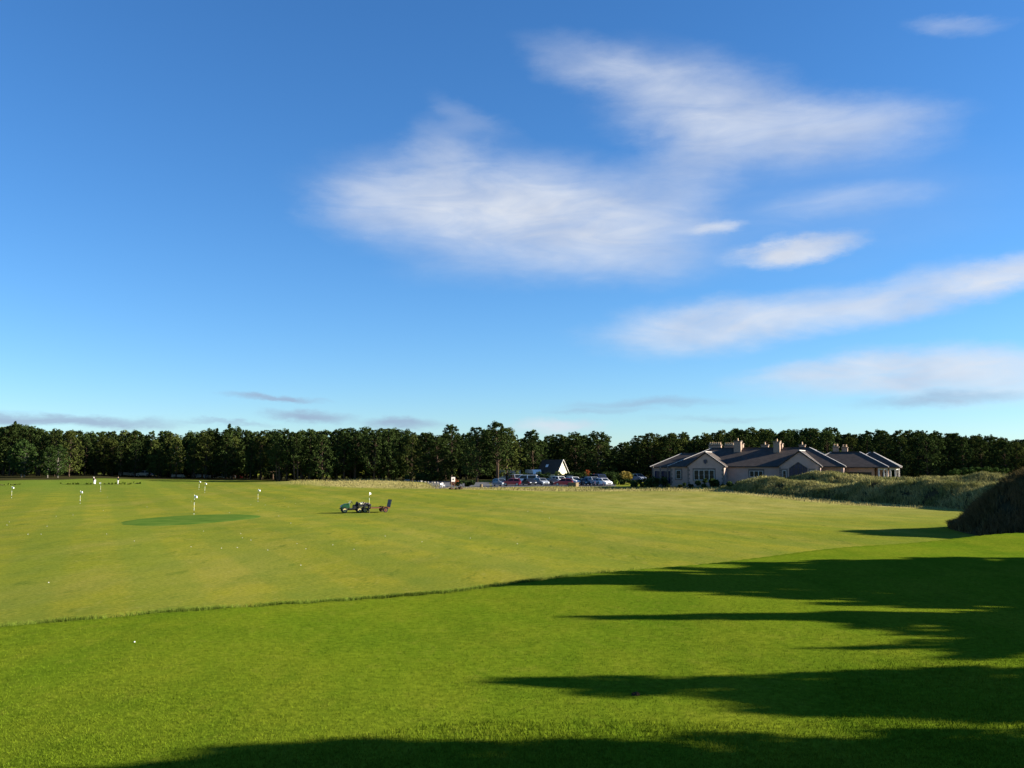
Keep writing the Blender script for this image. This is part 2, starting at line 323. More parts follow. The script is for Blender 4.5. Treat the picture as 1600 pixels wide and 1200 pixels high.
LAWN = .60
def lawn_material():
    m = bpy.data.materials.new('lawn'); m.use_nodes = True; nt = m.node_tree; N = nt.nodes; Lk = nt.links; p = N['Principled BSDF']
    p.inputs['Roughness'].default_value = 1.0; p.inputs['Specular IOR Level'].default_value = 0.0
    t = N.new('ShaderNodeTexCoord')
    def noise(scale, ms=(1, 1, 1), det=5, rough=.6, rot=0):
        mp = N.new('ShaderNodeMapping'); mp.inputs['Scale'].default_value = ms; mp.inputs['Rotation'].default_value = (0, 0, rot); Lk.new(t.outputs['Object'], mp.inputs[0])
        n = N.new('ShaderNodeTexNoise'); n.inputs['Scale'].default_value = scale; n.inputs['Detail'].default_value = det; n.inputs['Roughness'].default_value = rough
        Lk.new(mp.outputs[0], n.inputs['Vector']); return n.outputs['Fac']
    def ramp(v, a, b, lo=0, hi=1):
        r = N.new('ShaderNodeMapRange'); r.inputs['From Min'].default_value = a; r.inputs['From Max'].default_value = b
        r.inputs['To Min'].default_value = lo; r.inputs['To Max'].default_value = hi; Lk.new(v, r.inputs['Value']); return r.outputs[0]
    def mix(f, a, b):
        x = N.new('ShaderNodeMix'); x.data_type = 'RGBA'
        if isinstance(f, float): x.inputs['Factor'].default_value = f
        else: Lk.new(f, x.inputs['Factor'])
        for k, v in (('A', a), ('B', b)):
            if isinstance(v, tuple): x.inputs[k].default_value = (*(v if max(v) > .6 else tuple(c_ * LAWN for c_ in v)), 1)
            else: Lk.new(v, x.inputs[k])
        return x.outputs['Result']
    def mul(a, b):
        x = N.new('ShaderNodeMath'); x.operation = 'MULTIPLY'; Lk.new(a, x.inputs[0])
        if isinstance(b, float): x.inputs[1].default_value = b
        else: Lk.new(b, x.inputs[1])
        return x.outputs[0]
    big = noise(.05, det=4); mid = noise(.35, (1, .55, 1)); fine = noise(6.0, det=6, rough=.7); tiny = noise(40.0, det=3, rough=.8)
    at_ = N.new('ShaderNodeVertexColor'); at_.layer_name = 'zone'; sp = N.new('ShaderNodeSeparateColor'); Lk.new(at_.outputs[0], sp.inputs[0])
    # driving range: sun-dried yellow green, patchy
    rng = mix(ramp(big, .35, .65), (.340, .318, .036), (.262, .290, .030))
    rng = mix(ramp(mid, .42, .70, 0, .85), rng, (.190, .238, .032))
    rng = mix(ramp(noise(.16, (1, .22, 1), 5, .65), .46, .66, 0, .6), rng, (.350, .318, .062))
    rng = mix(ramp(noise(.9, (1, .25, 1), 4, .7), .58, .70, 0, .65), rng, (.105, .160, .022))       # damp worn streaks
    rng = mix(ramp(noise(1.7, (1, .4, 1), 5, .75), .55, .75, 0, .55), rng, (.43, .385, .10))
    wv_ = N.new('ShaderNodeTexWave'); wv_.wave_type = 'BANDS'; wv_.bands_direction = 'X'; wv_.inputs['Scale'].default_value = .055
    wv_.inputs['Distortion'].default_value = 1.6; wv_.inputs['Detail'].default_value = 3; wv_.inputs['Detail Scale'].default_value = .4
    mpw = N.new('ShaderNodeMapping'); mpw.inputs['Rotation'].default_value = (0, 0, R(-24)); Lk.new(t.outputs['Object'], mpw.inputs[0]); Lk.new(mpw.outputs[0], wv_.inputs['Vector'])
    rng = mix(mul(ramp(wv_.outputs['Fac'], .35, .65), .34), rng, (.175, .245, .034))                   # mower stripes
    fore = mix(ramp(big, .38, .62), (.182, .248, .014), (.138, .222, .012))
    fore = mix(ramp(mid, .42, .66, 0, .7), fore, (.228, .265, .018))
    fore = mix(ramp(noise(.55, (1, .45, 1), 6, .7), .48, .68, 0, .55), fore, (.098, .175, .010))
    fore = mix(ramp(noise(2.2, (1, .6, 1), 5, .7), .54, .74, 0, .45), fore, (.26, .275, .030))
    fore = mix(ramp(noise(5.5, (1, .6, 1), 4, .7), .60, .74, 0, .3), fore, (.07, .13, .010))
    c = mix(sp.outputs[0], rng, fore)
    c = mix(mul(sp.outputs[2], .8), c, (.170, .250, .034))
    st = mix(ramp(mid, .35, .65), (.60, .49, .19), (.42, .36, .11))
    c = mix(mul(sp.outputs[1], ramp(noise(.22, det=6, rough=.7), .25, .45)), c, st)
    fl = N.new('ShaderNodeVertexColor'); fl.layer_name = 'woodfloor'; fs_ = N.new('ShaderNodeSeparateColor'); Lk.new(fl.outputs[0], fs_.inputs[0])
    c = mix(fs_.outputs[0], c, mix(ramp(mid, .3, .7), (.045, .048, .018), (.07, .06, .025)))         # needle litter under the trees, its dark tone also deepening the wood's shade
    g = N.new('ShaderNodeMix'); g.data_type = 'RGBA'; g.blend_type = 'MULTIPLY'; g.inputs['Factor'].default_value = 1.0
    Lk.new(c, g.inputs['A'])
    gr = mix(ramp(fine, .3, .7), (.62, .66, .62), (1.28, 1.24, 1.25)); Lk.new(gr, g.inputs['B'])
    g2 = N.new('ShaderNodeMix'); g2.data_type = 'RGBA'; g2.blend_type = 'MULTIPLY'; g2.inputs['Factor'].default_value = 1.0
    Lk.new(g.outputs['Result'], g2.inputs['A']); Lk.new(mix(ramp(tiny, .3, .7), (.80, .80, .80), (1.15, 1.15, 1.15)), g2.inputs['B'])
    Lk.new(g2.outputs['Result'], p.inputs['Base Color'])
    ad = N.new('ShaderNodeMath'); ad.operation = 'ADD'; Lk.new(fine, ad.inputs[0]); Lk.new(mul(tiny, .35), ad.inputs[1])
    b = N.new('ShaderNodeBump'); b.inputs['Strength'].default_value = .35; b.inputs['Distance'].default_value = .03
    Lk.new(ad.outputs[0], b.inputs['Height']); Lk.new(b.outputs[0], p.inputs['Normal'])
    return m
M['lawn'] = lawn_material()
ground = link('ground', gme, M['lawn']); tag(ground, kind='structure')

def drape(name, corners, m, off=.02, n=24, wob=0.0):
    c = [Vector((p[0], p[1], 0)) for p in corners]; V = []; Fc = []
    for j in range(n + 1):
        for i in range(n + 1):
            s_, t_ = i / n, j / n
            p = (c[0] * (1 - s_) + c[1] * s_) * (1 - t_) + (c[3] * (1 - s_) + c[2] * s_) * t_
            if wob and (j in (0, n) or i in (0, n)): p += Vector((random.uniform(-wob, wob), random.uniform(-wob, wob), 0))
            V.append((p.x, p.y, gzs(p.x, p.y) + off))
    for j in range(n):
        for i in range(n): Fc.append((j * (n + 1) + i, j * (n + 1) + i + 1, (j + 1) * (n + 1) + i + 1, (j + 1) * (n + 1) + i))
    o = link(name, mesh_np(name, V, Fc, True), m); return tag(o, kind='structure')
def PX(px, Y): v = onx(px, Y); return (v.x, v.y)
drape('car_park', [PX(768, 183), PX(962, 183), PX(962, 232), PX(768, 232)], M['asphalt'], .03, 24, .3)
drape('road', [PX(684, 178), PX(766, 178), PX(766, 222), PX(660, 222)], M['asphalt'], .03, 24, .4)
drape('driveway', [PX(964, 213), PX(1046, 213), PX(1050, 226), PX(964, 226)], M['asphalt'], .03, 20, .2)
drape('path', [PX(1126, 151), PX(1146, 149.5), PX(1150, 152), PX(1128, 154)], M['rock'], .05, 8)

# ---- oval target green on the range
def target_green():
    c = hit(300, 812); rx, ry = 5.7, 10.0; V = [(0, 0, 0)]; Fc = []; n = 64; rings = 8
    pts = []
    for k in range(1, rings + 1):
        for i in range(n):
            a = 2 * math.pi * i / n; w = 1 + .07 * math.sin(2 * a + .5) + .05 * math.sin(3 * a) + (.015 * math.sin(11 * a) + .012 * math.sin(17 * a + 1) if k == rings else 0)
            x = c.x + rx * w * math.cos(a) * k / rings; y = c.y + ry * w * math.sin(a) * k / rings
            pts.append((x, y, gzs(x, y) + (.06 if k < rings else -.03)))
    V = [(c.x, c.y, gzs(c.x, c.y) + .06)] + pts
    for i in range(n): Fc.append((0, 1 + i, 1 + (i + 1) % n))
    for k in range(rings - 1):
        for i in range(n): Fc.append((1 + k * n + i, 1 + (k + 1) * n + i, 1 + (k + 1) * n + (i + 1) % n, 1 + k * n + (i + 1) % n))
    me = bpy.data.meshes.new('target_green'); me.from_pydata(V, [], Fc); me.update(); me.polygons.foreach_set('use_smooth', [True] * len(me.polygons))
    o = link('target_green', me, mat('green_turf', (.048, .100, .014), 1.0, .25, .5, .3, col2=(.092, .140, .022), spec=0.0)); tag(o, kind='structure')
target_green()

# ------------------------------------------------------------------ grass blades as real geometry
def blades(name, P, h, w, lean, m, parent=None, hv=.45, seg2=False):
    n = len(P); a = RNG.uniform(0, 2 * np.pi, n); hh = h * (1 + RNG.uniform(-hv, hv, n)); ww = w * RNG.uniform(.7, 1.3, n)
    la = RNG.uniform(0, 2 * np.pi, n); ll = lean * hh * RNG.uniform(.2, 1, n)
    dx = np.cos(a) * ww / 2; dy = np.sin(a) * ww / 2
    b0 = P + np.stack([dx, dy, 0 * dx], -1); b1 = P - np.stack([dx, dy, 0 * dx], -1)
    tip = P + np.stack([np.cos(la) * ll, np.sin(la) * ll, hh], -1)
    if not seg2:
        V = np.stack([b0, b1, tip], 1).reshape(-1, 3); Fi = np.arange(3 * n).reshape(-1, 3)
        return link(name, mesh_np(name, V, Fi), m, parent)
    mid = P + np.stack([np.cos(la) * ll * .3, np.sin(la) * ll * .3, hh * .65], -1)
    m0 = mid + np.stack([dx, dy, 0 * dx], -1) * .8; m1 = mid - np.stack([dx, dy, 0 * dx], -1) * .8
    tip = P + np.stack([np.cos(la) * ll, np.sin(la) * ll, hh * .95], -1)
    V = np.stack([b0, b1, m1, m0, tip], 1).reshape(-1, 3); k = np.arange(n) * 5
    Fi = np.concatenate([np.stack([k, k + 1, k + 2], -1), np.stack([k, k + 2, k + 3], -1), np.stack([k + 3, k + 2, k + 4], -1)])
    return link(name, mesh_np(name, V, Fi), m, parent)

def zoned(o):
    n = len(o.data.vertices); c = np.zeros((n, 4), np.float32); c[:, 0] = 1; c[:, 3] = 1
    o.data.color_attributes.new('zone', 'FLOAT_COLOR', 'POINT').data.foreach_set('color', c.ravel()); return o
def fore_grass():
    n = 420000; u = RNG.uniform(0, 1, n)
    Y = 1 / (1 / 11.5 - u * (1 / 11.5 - 1 / 42)); X = RNG.uniform(-.64, .64, n) * Y
    k = (edge_d(X, Y) > .1); X = X[k]; Y = Y[k]
    cl = np.sin(X * 1.3 + 2 * np.sin(Y * .7)) * np.sin(Y * 1.1 + X * .4)
    P = np.stack([X, Y, gz(X, Y) - .004], -1)
    rough = (sst(19, 14.5, Y) * sst(-6, 1, X) + sst(24, 20, Y) * sst(5, 9, X) + sst(16.5, 13.5, Y) * sst(-9, -3, X) * .8).clip(0, 1)
    keep = RNG.uniform(0, 1, len(X)) < .75 + .25 * cl
    P = P[keep]; rough = rough[keep]
    a = P[rough <= .35]; b = P[rough > .35]
    tag(zoned(blades('lawn_grass', a, .030, .010, 1.0, M['lawn'])), 'short bright green mown grass in the foreground', 'grass', kind='stuff')
    tag(zoned(blades('rough_lawn_grass', b, .058, .011, .9, M['lawn'])), 'longer tufted grass between the foreground shadows', 'grass', kind='stuff')
fore_grass()
def fringe():
    n = 90000; X = RNG.uniform(-26, 6, n); d = -np.abs(RNG.normal(0, .6, n)) - .02
    Y = np.interp(X, EX, EY) - d / .79; z = gz(X, Y)
    dens = np.interp(X, [-26, -15, -12, -4, 0, 3, 6], [0, .35, .8, 1, .9, .5, 0]); cl = .55 + .45 * np.sin(X * 2.1 + 2 * np.sin(X * .9)) * np.sin(X * .7 + 1)
    k = RNG.uniform(0, 1, n) < dens * cl
    P = np.stack([X, Y, z - .02], -1)[k]
    tag(blades('fringe_grass', P, .14, .011, 1.3, M['fringe'], seg2=True), 'strip of longer dark green grass along the edge of the lawn', 'grass', kind='stuff')
fringe()
def straw():
    n = 150000; Y = RNG.uniform(100, 225, n); X = RNG.uniform(-.24, .52, n) * Y
    z1 = zone_straw(X, Y); cl = .5 + .5 * np.sin(X * .45 + np.sin(Y * .3) * 2) * np.sin(Y * .35)
    k = (RNG.uniform(0, 1, n) < z1 * (.25 + .75 * cl)) & ~((X > PX(684, 178)[0]) & (X < PX(962, 183)[0]) & (Y > 181))
    P = np.stack([X, Y, gz(X, Y) - .02], -1)[k]
    tag(blades('straw_grass', P, .30, .07, .8, M['straw'], seg2=True), 'pale straw coloured rough grass in front of car park and clubhouse', 'grass', kind='stuff')
straw()

# ------------------------------------------------------------------ dunes
def fnoise(x, y, s, seed):
    r = np.random.default_rng(seed); z = 0
    for k in range(5):
        a = r.uniform(0, 6.28); f = (1.7 ** k) / s; ph = r.uniform(0, 6.28)
        z = z + np.sin((x * math.cos(a) + y * math.sin(a)) * f + ph) * np.sin((x * -math.sin(a) + y * math.cos(a)) * f * .8 + ph * 2) / (1.4 ** k)
    return z
def dune(name, path, m, blade_m, nblade, bh, bw, seed, glabel, rough=.35, e0=.10):
    path = np.array(path, float)          # X, Y, crest z, half width front, half width back
    L = np.concatenate([[0], np.cumsum(np.hypot(*np.diff(path[:, :2], axis=0).T))]); n = 90; mq = 26
    def surf(s, t):
        s = np.asarray(s); t = np.asarray(t)
        c = [np.interp(s * L[-1], L, path[:, i]) for i in range(5)]
        e = .16; tx = np.interp(np.minimum(s + e, 1) * L[-1], L, path[:, 0]) - np.interp(np.maximum(s - e, 0) * L[-1], L, path[:, 0])
        ty = np.interp(np.minimum(s + e, 1) * L[-1], L, path[:, 1]) - np.interp(np.maximum(s - e, 0) * L[-1], L, path[:, 1])
        nn = np.hypot(tx, ty); nx, ny = ty / nn, -tx / nn
        hw = np.where(t > 0, c[3], c[4]); x = c[0] + nx * t * hw; y = c[1] + ny * t * hw
        g = gz(x, y); prof = (1 - np.abs(t) ** 1.7).clip(0, 1); ends = sst(0, e0, s) * sst(1, .93, s)
        z = g + (c[2] - gz(c[0], c[1])).clip(.1) * prof * ends + rough * fnoise(x, y, 3.2, seed) * prof * ends - .06
        return np.stack([x, y, z], -1)
    ss, tt = np.meshgrid(np.linspace(0, 1, n), np.linspace(-1, 1, mq), indexing='ij')
    V = surf(ss, tt).reshape(-1, 3); i = np.arange(n * mq).reshape(n, mq)
    Fq = np.stack([i[:-1, :-1], i[1:, :-1], i[1:, 1:], i[:-1, 1:]], -1).reshape(-1, 4)
    o = link(name, mesh_np(name, V, Fq, True), m); tag(o, kind='structure')
    s = RNG.uniform(0.01, .99, nblade); t = RNG.uniform(-.98, .98, nblade)
    P = surf(s, t); cl = fnoise(P[:, 0], P[:, 1], 1.1, seed + 1); P = P[RNG.uniform(-1.2, 1, nblade) < cl]; P[:, 2] -= .03
    g = blades('marram_grass', P, bh, bw, .75, blade_m, seg2=True); tag(g, glabel, 'grass', kind='stuff'); return o
def W3(px, py, Y): p = at(px, py, Y); return p.x, p.y, p.z
dune('dune', [(*W3(1136, 757, 156), 2, 3), (*W3(1180, 753, 150), 4, 6), (*W3(1260, 756, 142), 4.5, 7), (*W3(1350, 757, 134), 5, 8), (*W3(1440, 757, 126), 5, 8), (*W3(1530, 756, 118), 5.5, 9), (*W3(1620, 756, 108), 6, 9), (*W3(1700, 748, 100), 8, 9)],
     M['sand'], M['marram'], 130000, .55, .055, 3, 'long marram grass on the low dune in front of the clubhouse')
dune('dune', [(*W3(1195, 756, 161), 3, 4), (*W3(1250, 748, 155), 5, 5), (*W3(1310, 743, 150), 7, 7), (*W3(1360, 746, 146), 7, 7), (*W3(1420, 750, 142), 7, 7), (*W3(1500, 749, 139), 8, 8), (*W3(1600, 748, 134), 8, 8), (*W3(1720, 742, 130), 9, 8)],
     M['sand'], M['marram'], 130000, .55, .055, 11, 'marram grass on the dune hump hiding the clubhouse foot')
dune('dune', [(*W3(1496, 812, 79), 1.5, 3), (*W3(1545, 778, 77), 5, 6), (*W3(1600, 752, 74), 9, 7), (*W3(1680, 735, 72), 10, 8), (*W3(1790, 700, 70), 11, 9), (*W3(1960, 700, 66), 12, 9), (*W3(2150, 720, 60), 12, 9)],
     M['sand'], M['brown'], 220000, .6, .05, 23, 'dry brown grass on the steep dark dune at right edge', rough=.5, e0=.12)

# ------------------------------------------------------------------ foliage
def quads(P, size, seed=0, updown=0.0):
    n = len(P); r = np.random.default_rng(seed)
    a = r.normal(size=(n, 3)); a /= np.linalg.norm(a, axis=1, keepdims=True); b = r.normal(size=(n, 3)); b -= (a * b).sum(1, keepdims=True) * a; b /= np.linalg.norm(b, axis=1, keepdims=True)
    s = size * r.uniform(.55, 1.25, (n, 1)); a = a * s; b = b * s * .55
    V = np.stack([P - a, P + b * r.uniform(.6, 1, (n, 1)), P + a, P - b * r.uniform(.6, 1, (n, 1))], 1).reshape(-1, 3)
    return V, np.arange(4 * n).reshape(-1, 4)
def cluster_pts(centers, radii, per, r, flat=.75):
    out_ = []
    for c, q in zip(centers, radii):
        d = r.normal(size=(per, 3)); d /= np.linalg.norm(d, axis=1, keepdims=True)
        out_.append(np.array(c) + d * q * (r.uniform(.25, 1, (per, 1)) ** .5) * np.array([1, 1, flat]))
    return np.concatenate(out_)
def make_pine(seed, H=14.0, crown0=.28, Rm=2.6, lobes=62, per=46, kind='pine', leafmat='pine', bark='bark', forks=1, top=1.0):
    r = np.random.default_rng(seed); rr = random.Random(seed)
    root = empty({'pine': 'pine_tree', 'broad': 'broadleaf_tree', 'spruce': 'spruce_tree'}[kind]); tb = MB()
    tr = .017 * H; leanx, leany = rr.uniform(-.4, .4), rr.uniform(-.4, .4)
    def axis(z): t = z / H; return Vector((leanx * t + .12 * math.sin(3 * t + seed), leany * t + .12 * math.cos(4 * t + seed), z))
    tb.tube([axis(z) + Vector((0, 0, -.3 if z == 0 else 0)) for z in np.linspace(0, H * .92, 9)], [tr * (1.2 - t * 1.15) for t in np.linspace(0, 1, 9)], 7)
    if forks > 1: tb.tube([axis(0) + Vector((.7, .2, -.3)), axis(H * .3) + Vector((.9, .3, 0)), axis(H * .75) + Vector((1.1, 0, 0))], [tr, tr * .8, tr * .2], 7)
    cs, qs = [], []
    for k in range(lobes):
        t = (k + rr.random()) / lobes; z = H * (crown0 + (1 - crown0) * t * .97)
        if kind == 'pine': prof = (math.sin(math.pi * min(1, (t * .82 + .15))) ** .55) * (1 - .20 * t) * top
        elif kind == 'spruce': prof = (1 - t) * 1.15 + .06
        else: prof = math.sqrt(max(0, 1 - (2 * t - .95) ** 2)) * 1.05
        rad_ = Rm * prof * rr.uniform(.45, 1.12); a = k * 2.4 + rr.uniform(-.5, .5); ax = axis(z)
        c = ax + Vector((math.cos(a) * rad_, math.sin(a) * rad_, rr.uniform(-.2, .5)))
        cs.append(c); qs.append(rr.uniform(.40, .95) * (.62 + .42 * (1 - t)) * (Rm / 3.0) * (.5 if kind == 'spruce' else 1))
        if k % 2 == 0 and rad_ > .5: tb.tube([axis(max(z - .35 * rad_, H * .15)), (axis(z) + c) / 2 + Vector((0, 0, -.1)), c], [tr * .35 * (1.1 - t), tr * .22 * (1.1 - t), .02], 5, False)
    cs.append(axis(H * .97)); qs.append(.4)
    P = cluster_pts([tuple(c) for c in cs], qs, per, r)
    V, Fq = quads(P, .27, seed)
    link('trunk', tb.mesh('trunk', True), M[bark], root); link('crown', mesh_np('crown', V, Fq), M[leafmat], root)
    root['h0'] = H; return root
PR = []
for k_, kw in enumerate([dict(crown0=.15), dict(crown0=.12, Rm=3.7, top=1.05), dict(crown0=.24, Rm=3.0), dict(crown0=.08, Rm=4.0, lobes=150), dict(leafmat='pine2', crown0=.15, Rm=3.5),
                         dict(crown0=.36, Rm=3.6, forks=2), dict(crown0=.16, Rm=2.6, lobes=95), dict(leafmat='pine2', crown0=.12, Rm=3.8, top=1.1), dict(crown0=.2, Rm=3.2, top=1.25), dict(crown0=.05, Rm=2.3, kind='spruce', lobes=110)]):
    PR.append(make_pine(100 + k_, **dict(dict(Rm=3.4, lobes=125, per=34), **kw)))
SPRUCE = PR.pop()
BR = [make_pine(200 + k_, H=11, crown0=.10, Rm=3.3, lobes=100, per=44, kind='broad', leafmat='leaf', bark='palebark') for k_ in range(3)]
USED = set()
def plant(src, x, y, h, label, group=None, wid=None, cat='tree', rz=None, z=None):
    o = src if id(src) not in USED else copy_tree(src); USED.add(id(src))
    h0 = src['h0']; k = h / h0; w = wid or k * random.uniform(.9, 1.1)
    o.location = (x, y, gzs(x, y) if z is None else z); o.scale = (w, w, k); o.rotation_euler = (0, 0, random.uniform(0, 6.28) if rz is None else rz)
    for p_ in ('label', 'group', 'category'):
        if p_ in o: del o[p_]
    return tag(o, label, cat, group)
SKX = [0, 30, 60, 130, 200, 300, 345, 360, 380, 420, 500, 540, 575, 610, 640, 670, 690, 705, 722, 745, 775, 795, 800, 815, 833, 848, 860, 900, 935, 955, 962, 975, 985, 1000, 1047, 1090, 1140, 1170, 1225, 1250, 1300, 1335, 1355, 1381, 1436, 1500, 1570, 1600, 1700]
SKY_ = [664, 660, 668, 671, 671, 672, 668, 664, 670, 671, 669, 667, 668, 668, 672, 676, 680, 664, 676, 666, 660, 668, 690, 684, 672, 684, 681, 677, 676, 692, 700, 692, 686, 680, 673, 676, 669, 667, 669, 667, 666, 675, 673, 669, 670, 675, 680, 682, 690]
def top_y(px): return float(np.interp(px, SKX, SKY_))
def pxof(x, y): return 800 + FPX * (x / y) * math.cos(PITCH)
def grow(px, Y, ytop, label, group=None, src=None, wid=None, jy=0):
    p = onx(px, Y); zt = at(px, ytop, Y).z; h = max(4.0, zt - p.z)
    return plant(src or random.choice(PR), p.x, p.y, h, label, group, wid)
# -- single pines that can be picked out around the car park
SOLO = [(664, 222, 676, 1, 'rounded dark pine beside the road, left of the slim taller pine'),
        (683, 219, 682, 3, 'bushy pine reaching low beside the road edge'),
        (705, 224, 664, 2, 'slim pine with pointed top standing above its neighbours left of the tall pair'),
        (728, 226, 679, 6, 'narrow dark pine in shade left of the broad lit pine'),
        (745, 214, 667, 1, 'broad pine with low branches left of the tallest pine'),
        (776, 212, 660, 5, 'tallest pine with double bare trunk behind the parked cars'),
        (791, 217, 668, 7, 'lit green pine with low skirt right of the tallest pine'),
        (812, 228, 686, 0, 'dark pine filling the gap right of the tallest pine'),
        (833, 221, 672, 2, 'pine with open tufted top above the white camper van'),
        (846, 230, 690, 6, 'short dark pine left of the small cream gabled house'),
        (858, 238, 681, 0, 'left pine of the row behind the small cream gabled house'),
        (870, 240, 678, 1, 'pine rising directly behind the small cream gabled house'),
        (885, 238, 682, 4, 'pale green pine right behind the cream gable'),
        (900, 232, 677, 3, 'bushy pine right of the small cream gabled house'),
        (914, 236, 680, 2, 'dark pine between the cream house and the broad conical pine'),
        (936, 226, 676, 3, 'broad conical pine behind the hedge and orange shrub'),
        (953, 230, 696, 6, 'low pine at the right foot of the broad conical pine'),
        (974, 238, 692, 0, 'short pine in the sky gap above the golden bush'),
        (999, 230, 680, 1, 'dark pine left of the clubhouse roof above the parked silver car'),
        (1019, 226, 676, 7, 'lit pine just left of the clubhouse hip roof'),
        (1036, 228, 682, 0, 'dark pine behind the left end of the clubhouse')]
for px, Y, yt, v, lab in SOLO: grow(px, Y, yt, lab, src=PR[v], wid={3: 1.15, 1: 1.05, 6: .9}.get(v, 1.0) * (1.15 if px == 936 else 1))
for px, yt, lab in ((357, 662, 'pointed spruce tip standing highest over the shaded wood at left'), (372, 667, 'smaller pointed spruce right of the highest one at left'), (336, 669, 'thin spruce tip left of the highest one'), (20, 658, 'pointed spruce rising over the far left corner of the wood')):
    grow(px, 268 if px > 100 else 249, yt, lab, src=SPRUCE)
# -- the wood, section by section
ORD = ['first', 'second', 'third', 'fourth', 'fifth', 'sixth', 'seventh', 'eighth', 'ninth', 'tenth', 'eleventh', 'twelfth', 'thirteenth', 'fourteenth']
def section(px0, px1, Y, sp, dy, label, group, srcs=PR, jit=.4, front=False):
    x0 = onx(px0, Y).x; x1 = onx(px1, Y).x; n = max(1, int(round((x1 - x0) / sp))); made = []
    for k in range(n):
        x = x0 + (x1 - x0) * (k + .5) / n + random.uniform(-jit, jit) * sp; yy = Y + random.uniform(-2, 2); px = pxof(x, yy)
        made.append((px, grow(px, yy, top_y(px) + dy + abs(random.gauss(0, 4 if dy > 3 else 2.2)), label, group, random.choice(srcs))))
    if front:
        for k, (px, o) in enumerate(sorted(made, key=lambda q: q[0])): o['label'] = ORD[k] + ' from left of the ' + label
section(2, 98, 238, 3.9, 24, 'pale trunked broadleaf trees in the far left clump', 'sunlit broadleaf trees at far left', BR, front=True)
section(-40, 112, 250, 3.8, 2, 'tall pine behind the sunlit broadleaf clump at far left', 'pines behind the far left clump')
section(108, 262, 259, 3.5, 12, 'front pines in shade above the two distant people', 'pines of the shaded wood edge, left half', front=True)
section(262, 430, 257, 3.5, 10, 'front pines in shade behind the banded flagstick', 'pines of the shaded wood edge, right half', front=True)
section(-40, 430, 266, 4.0, 2, 'pine whose lit top rises over the shaded wood edge at left', 'second row pines at left')
section(-40, 430, 274, 4.2, 2, 'pine deep in the wood at left, seen between nearer crowns', 'third row pines at left')
section(430, 545, 232, 3.4, 5, 'front pines behind the left half of the straw mound', 'pines behind the straw mound, left half', jit=.4, front=True)
section(545, 660, 234, 3.4, 5, 'front pines behind the right half of the straw mound', 'pines behind the straw mound, right half', jit=.4, front=True)
section(430, 700, 245, 3.8, 1, 'pine top showing above the front row behind the straw mound', 'second row pines behind the straw mound')
section(430, 700, 254, 4.2, 1, 'pine deep in the wood behind the straw mound', 'third row pines behind the straw mound')
section(700, 1040, 256, 4.0, 12, 'background pine between and behind the single car park trees', 'background pines behind the car park')
section(700, 1040, 264, 4.4, 14, 'pine deep in the wood behind the car park', 'deep background pines behind the car park')
section(1036, 1180, 222, 3.6, 5, 'nearest pines behind the left half of the clubhouse', 'pines behind the clubhouse, left half', front=True)
section(1180, 1320, 214, 3.6, 5, 'nearest pines behind the right half of the clubhouse', 'pines behind the clubhouse, right half', front=True)
section(1036, 1320, 230, 4.0, 1, 'taller pine in the second row behind the clubhouse', 'second row pines behind the clubhouse')
section(1036, 1320, 238, 4.0, 2, 'pine deep in the wood behind the clubhouse', 'third row pines behind the clubhouse')
section(1320, 1480, 196, 3.5, 7, 'front pines just right of the clubhouse porch', 'pines right of the clubhouse', front=True)
section(1480, 1680, 194, 3.5, 7, 'front pines above the steep right hand dune', 'pines above the right hand dune', front=True)
section(1320, 1680, 206, 4.0, 2, 'pine top in the second row right of the clubhouse', 'second row pines right of the clubhouse')
section(1320, 1680, 214, 4.2, 2, 'pine deep in the wood right of the clubhouse', 'third row pines right of the clubhouse')
def wood_mass():
    Vs, Fs, nb = [], [], 0; r = np.random.default_rng(77)
    for px in np.arange(-120, 1760, 10.0):
        Y = np.interp(px, [-120, 430, 700, 1040, 1180, 1320, 1760], [290, 284, 268, 274, 252, 240, 226]) + r.uniform(-3, 3); p = onx(px, Y)
        h = at(px, top_y(px) + r.uniform(2, 9), Y).z - p.z; k = 34
        cs = [(p.x + r.normal(0, 1.5), p.y + r.normal(0, 1.2), p.z + h * t) for t in r.uniform(.02, .9, k)]
        P = cluster_pts(cs, r.uniform(.9, 1.5, k), 20, r); V, Fq = quads(P, .65, int(px) + 500); Vs.append(V); Fs.append(Fq + nb); nb += len(V)
    tag(link('wood', mesh_np('wood', np.concatenate(Vs), np.concatenate(Fs)), M['pine']), 'dark mass of the wood closing the view behind the pines', 'wood', kind='stuff')
wood_mass()
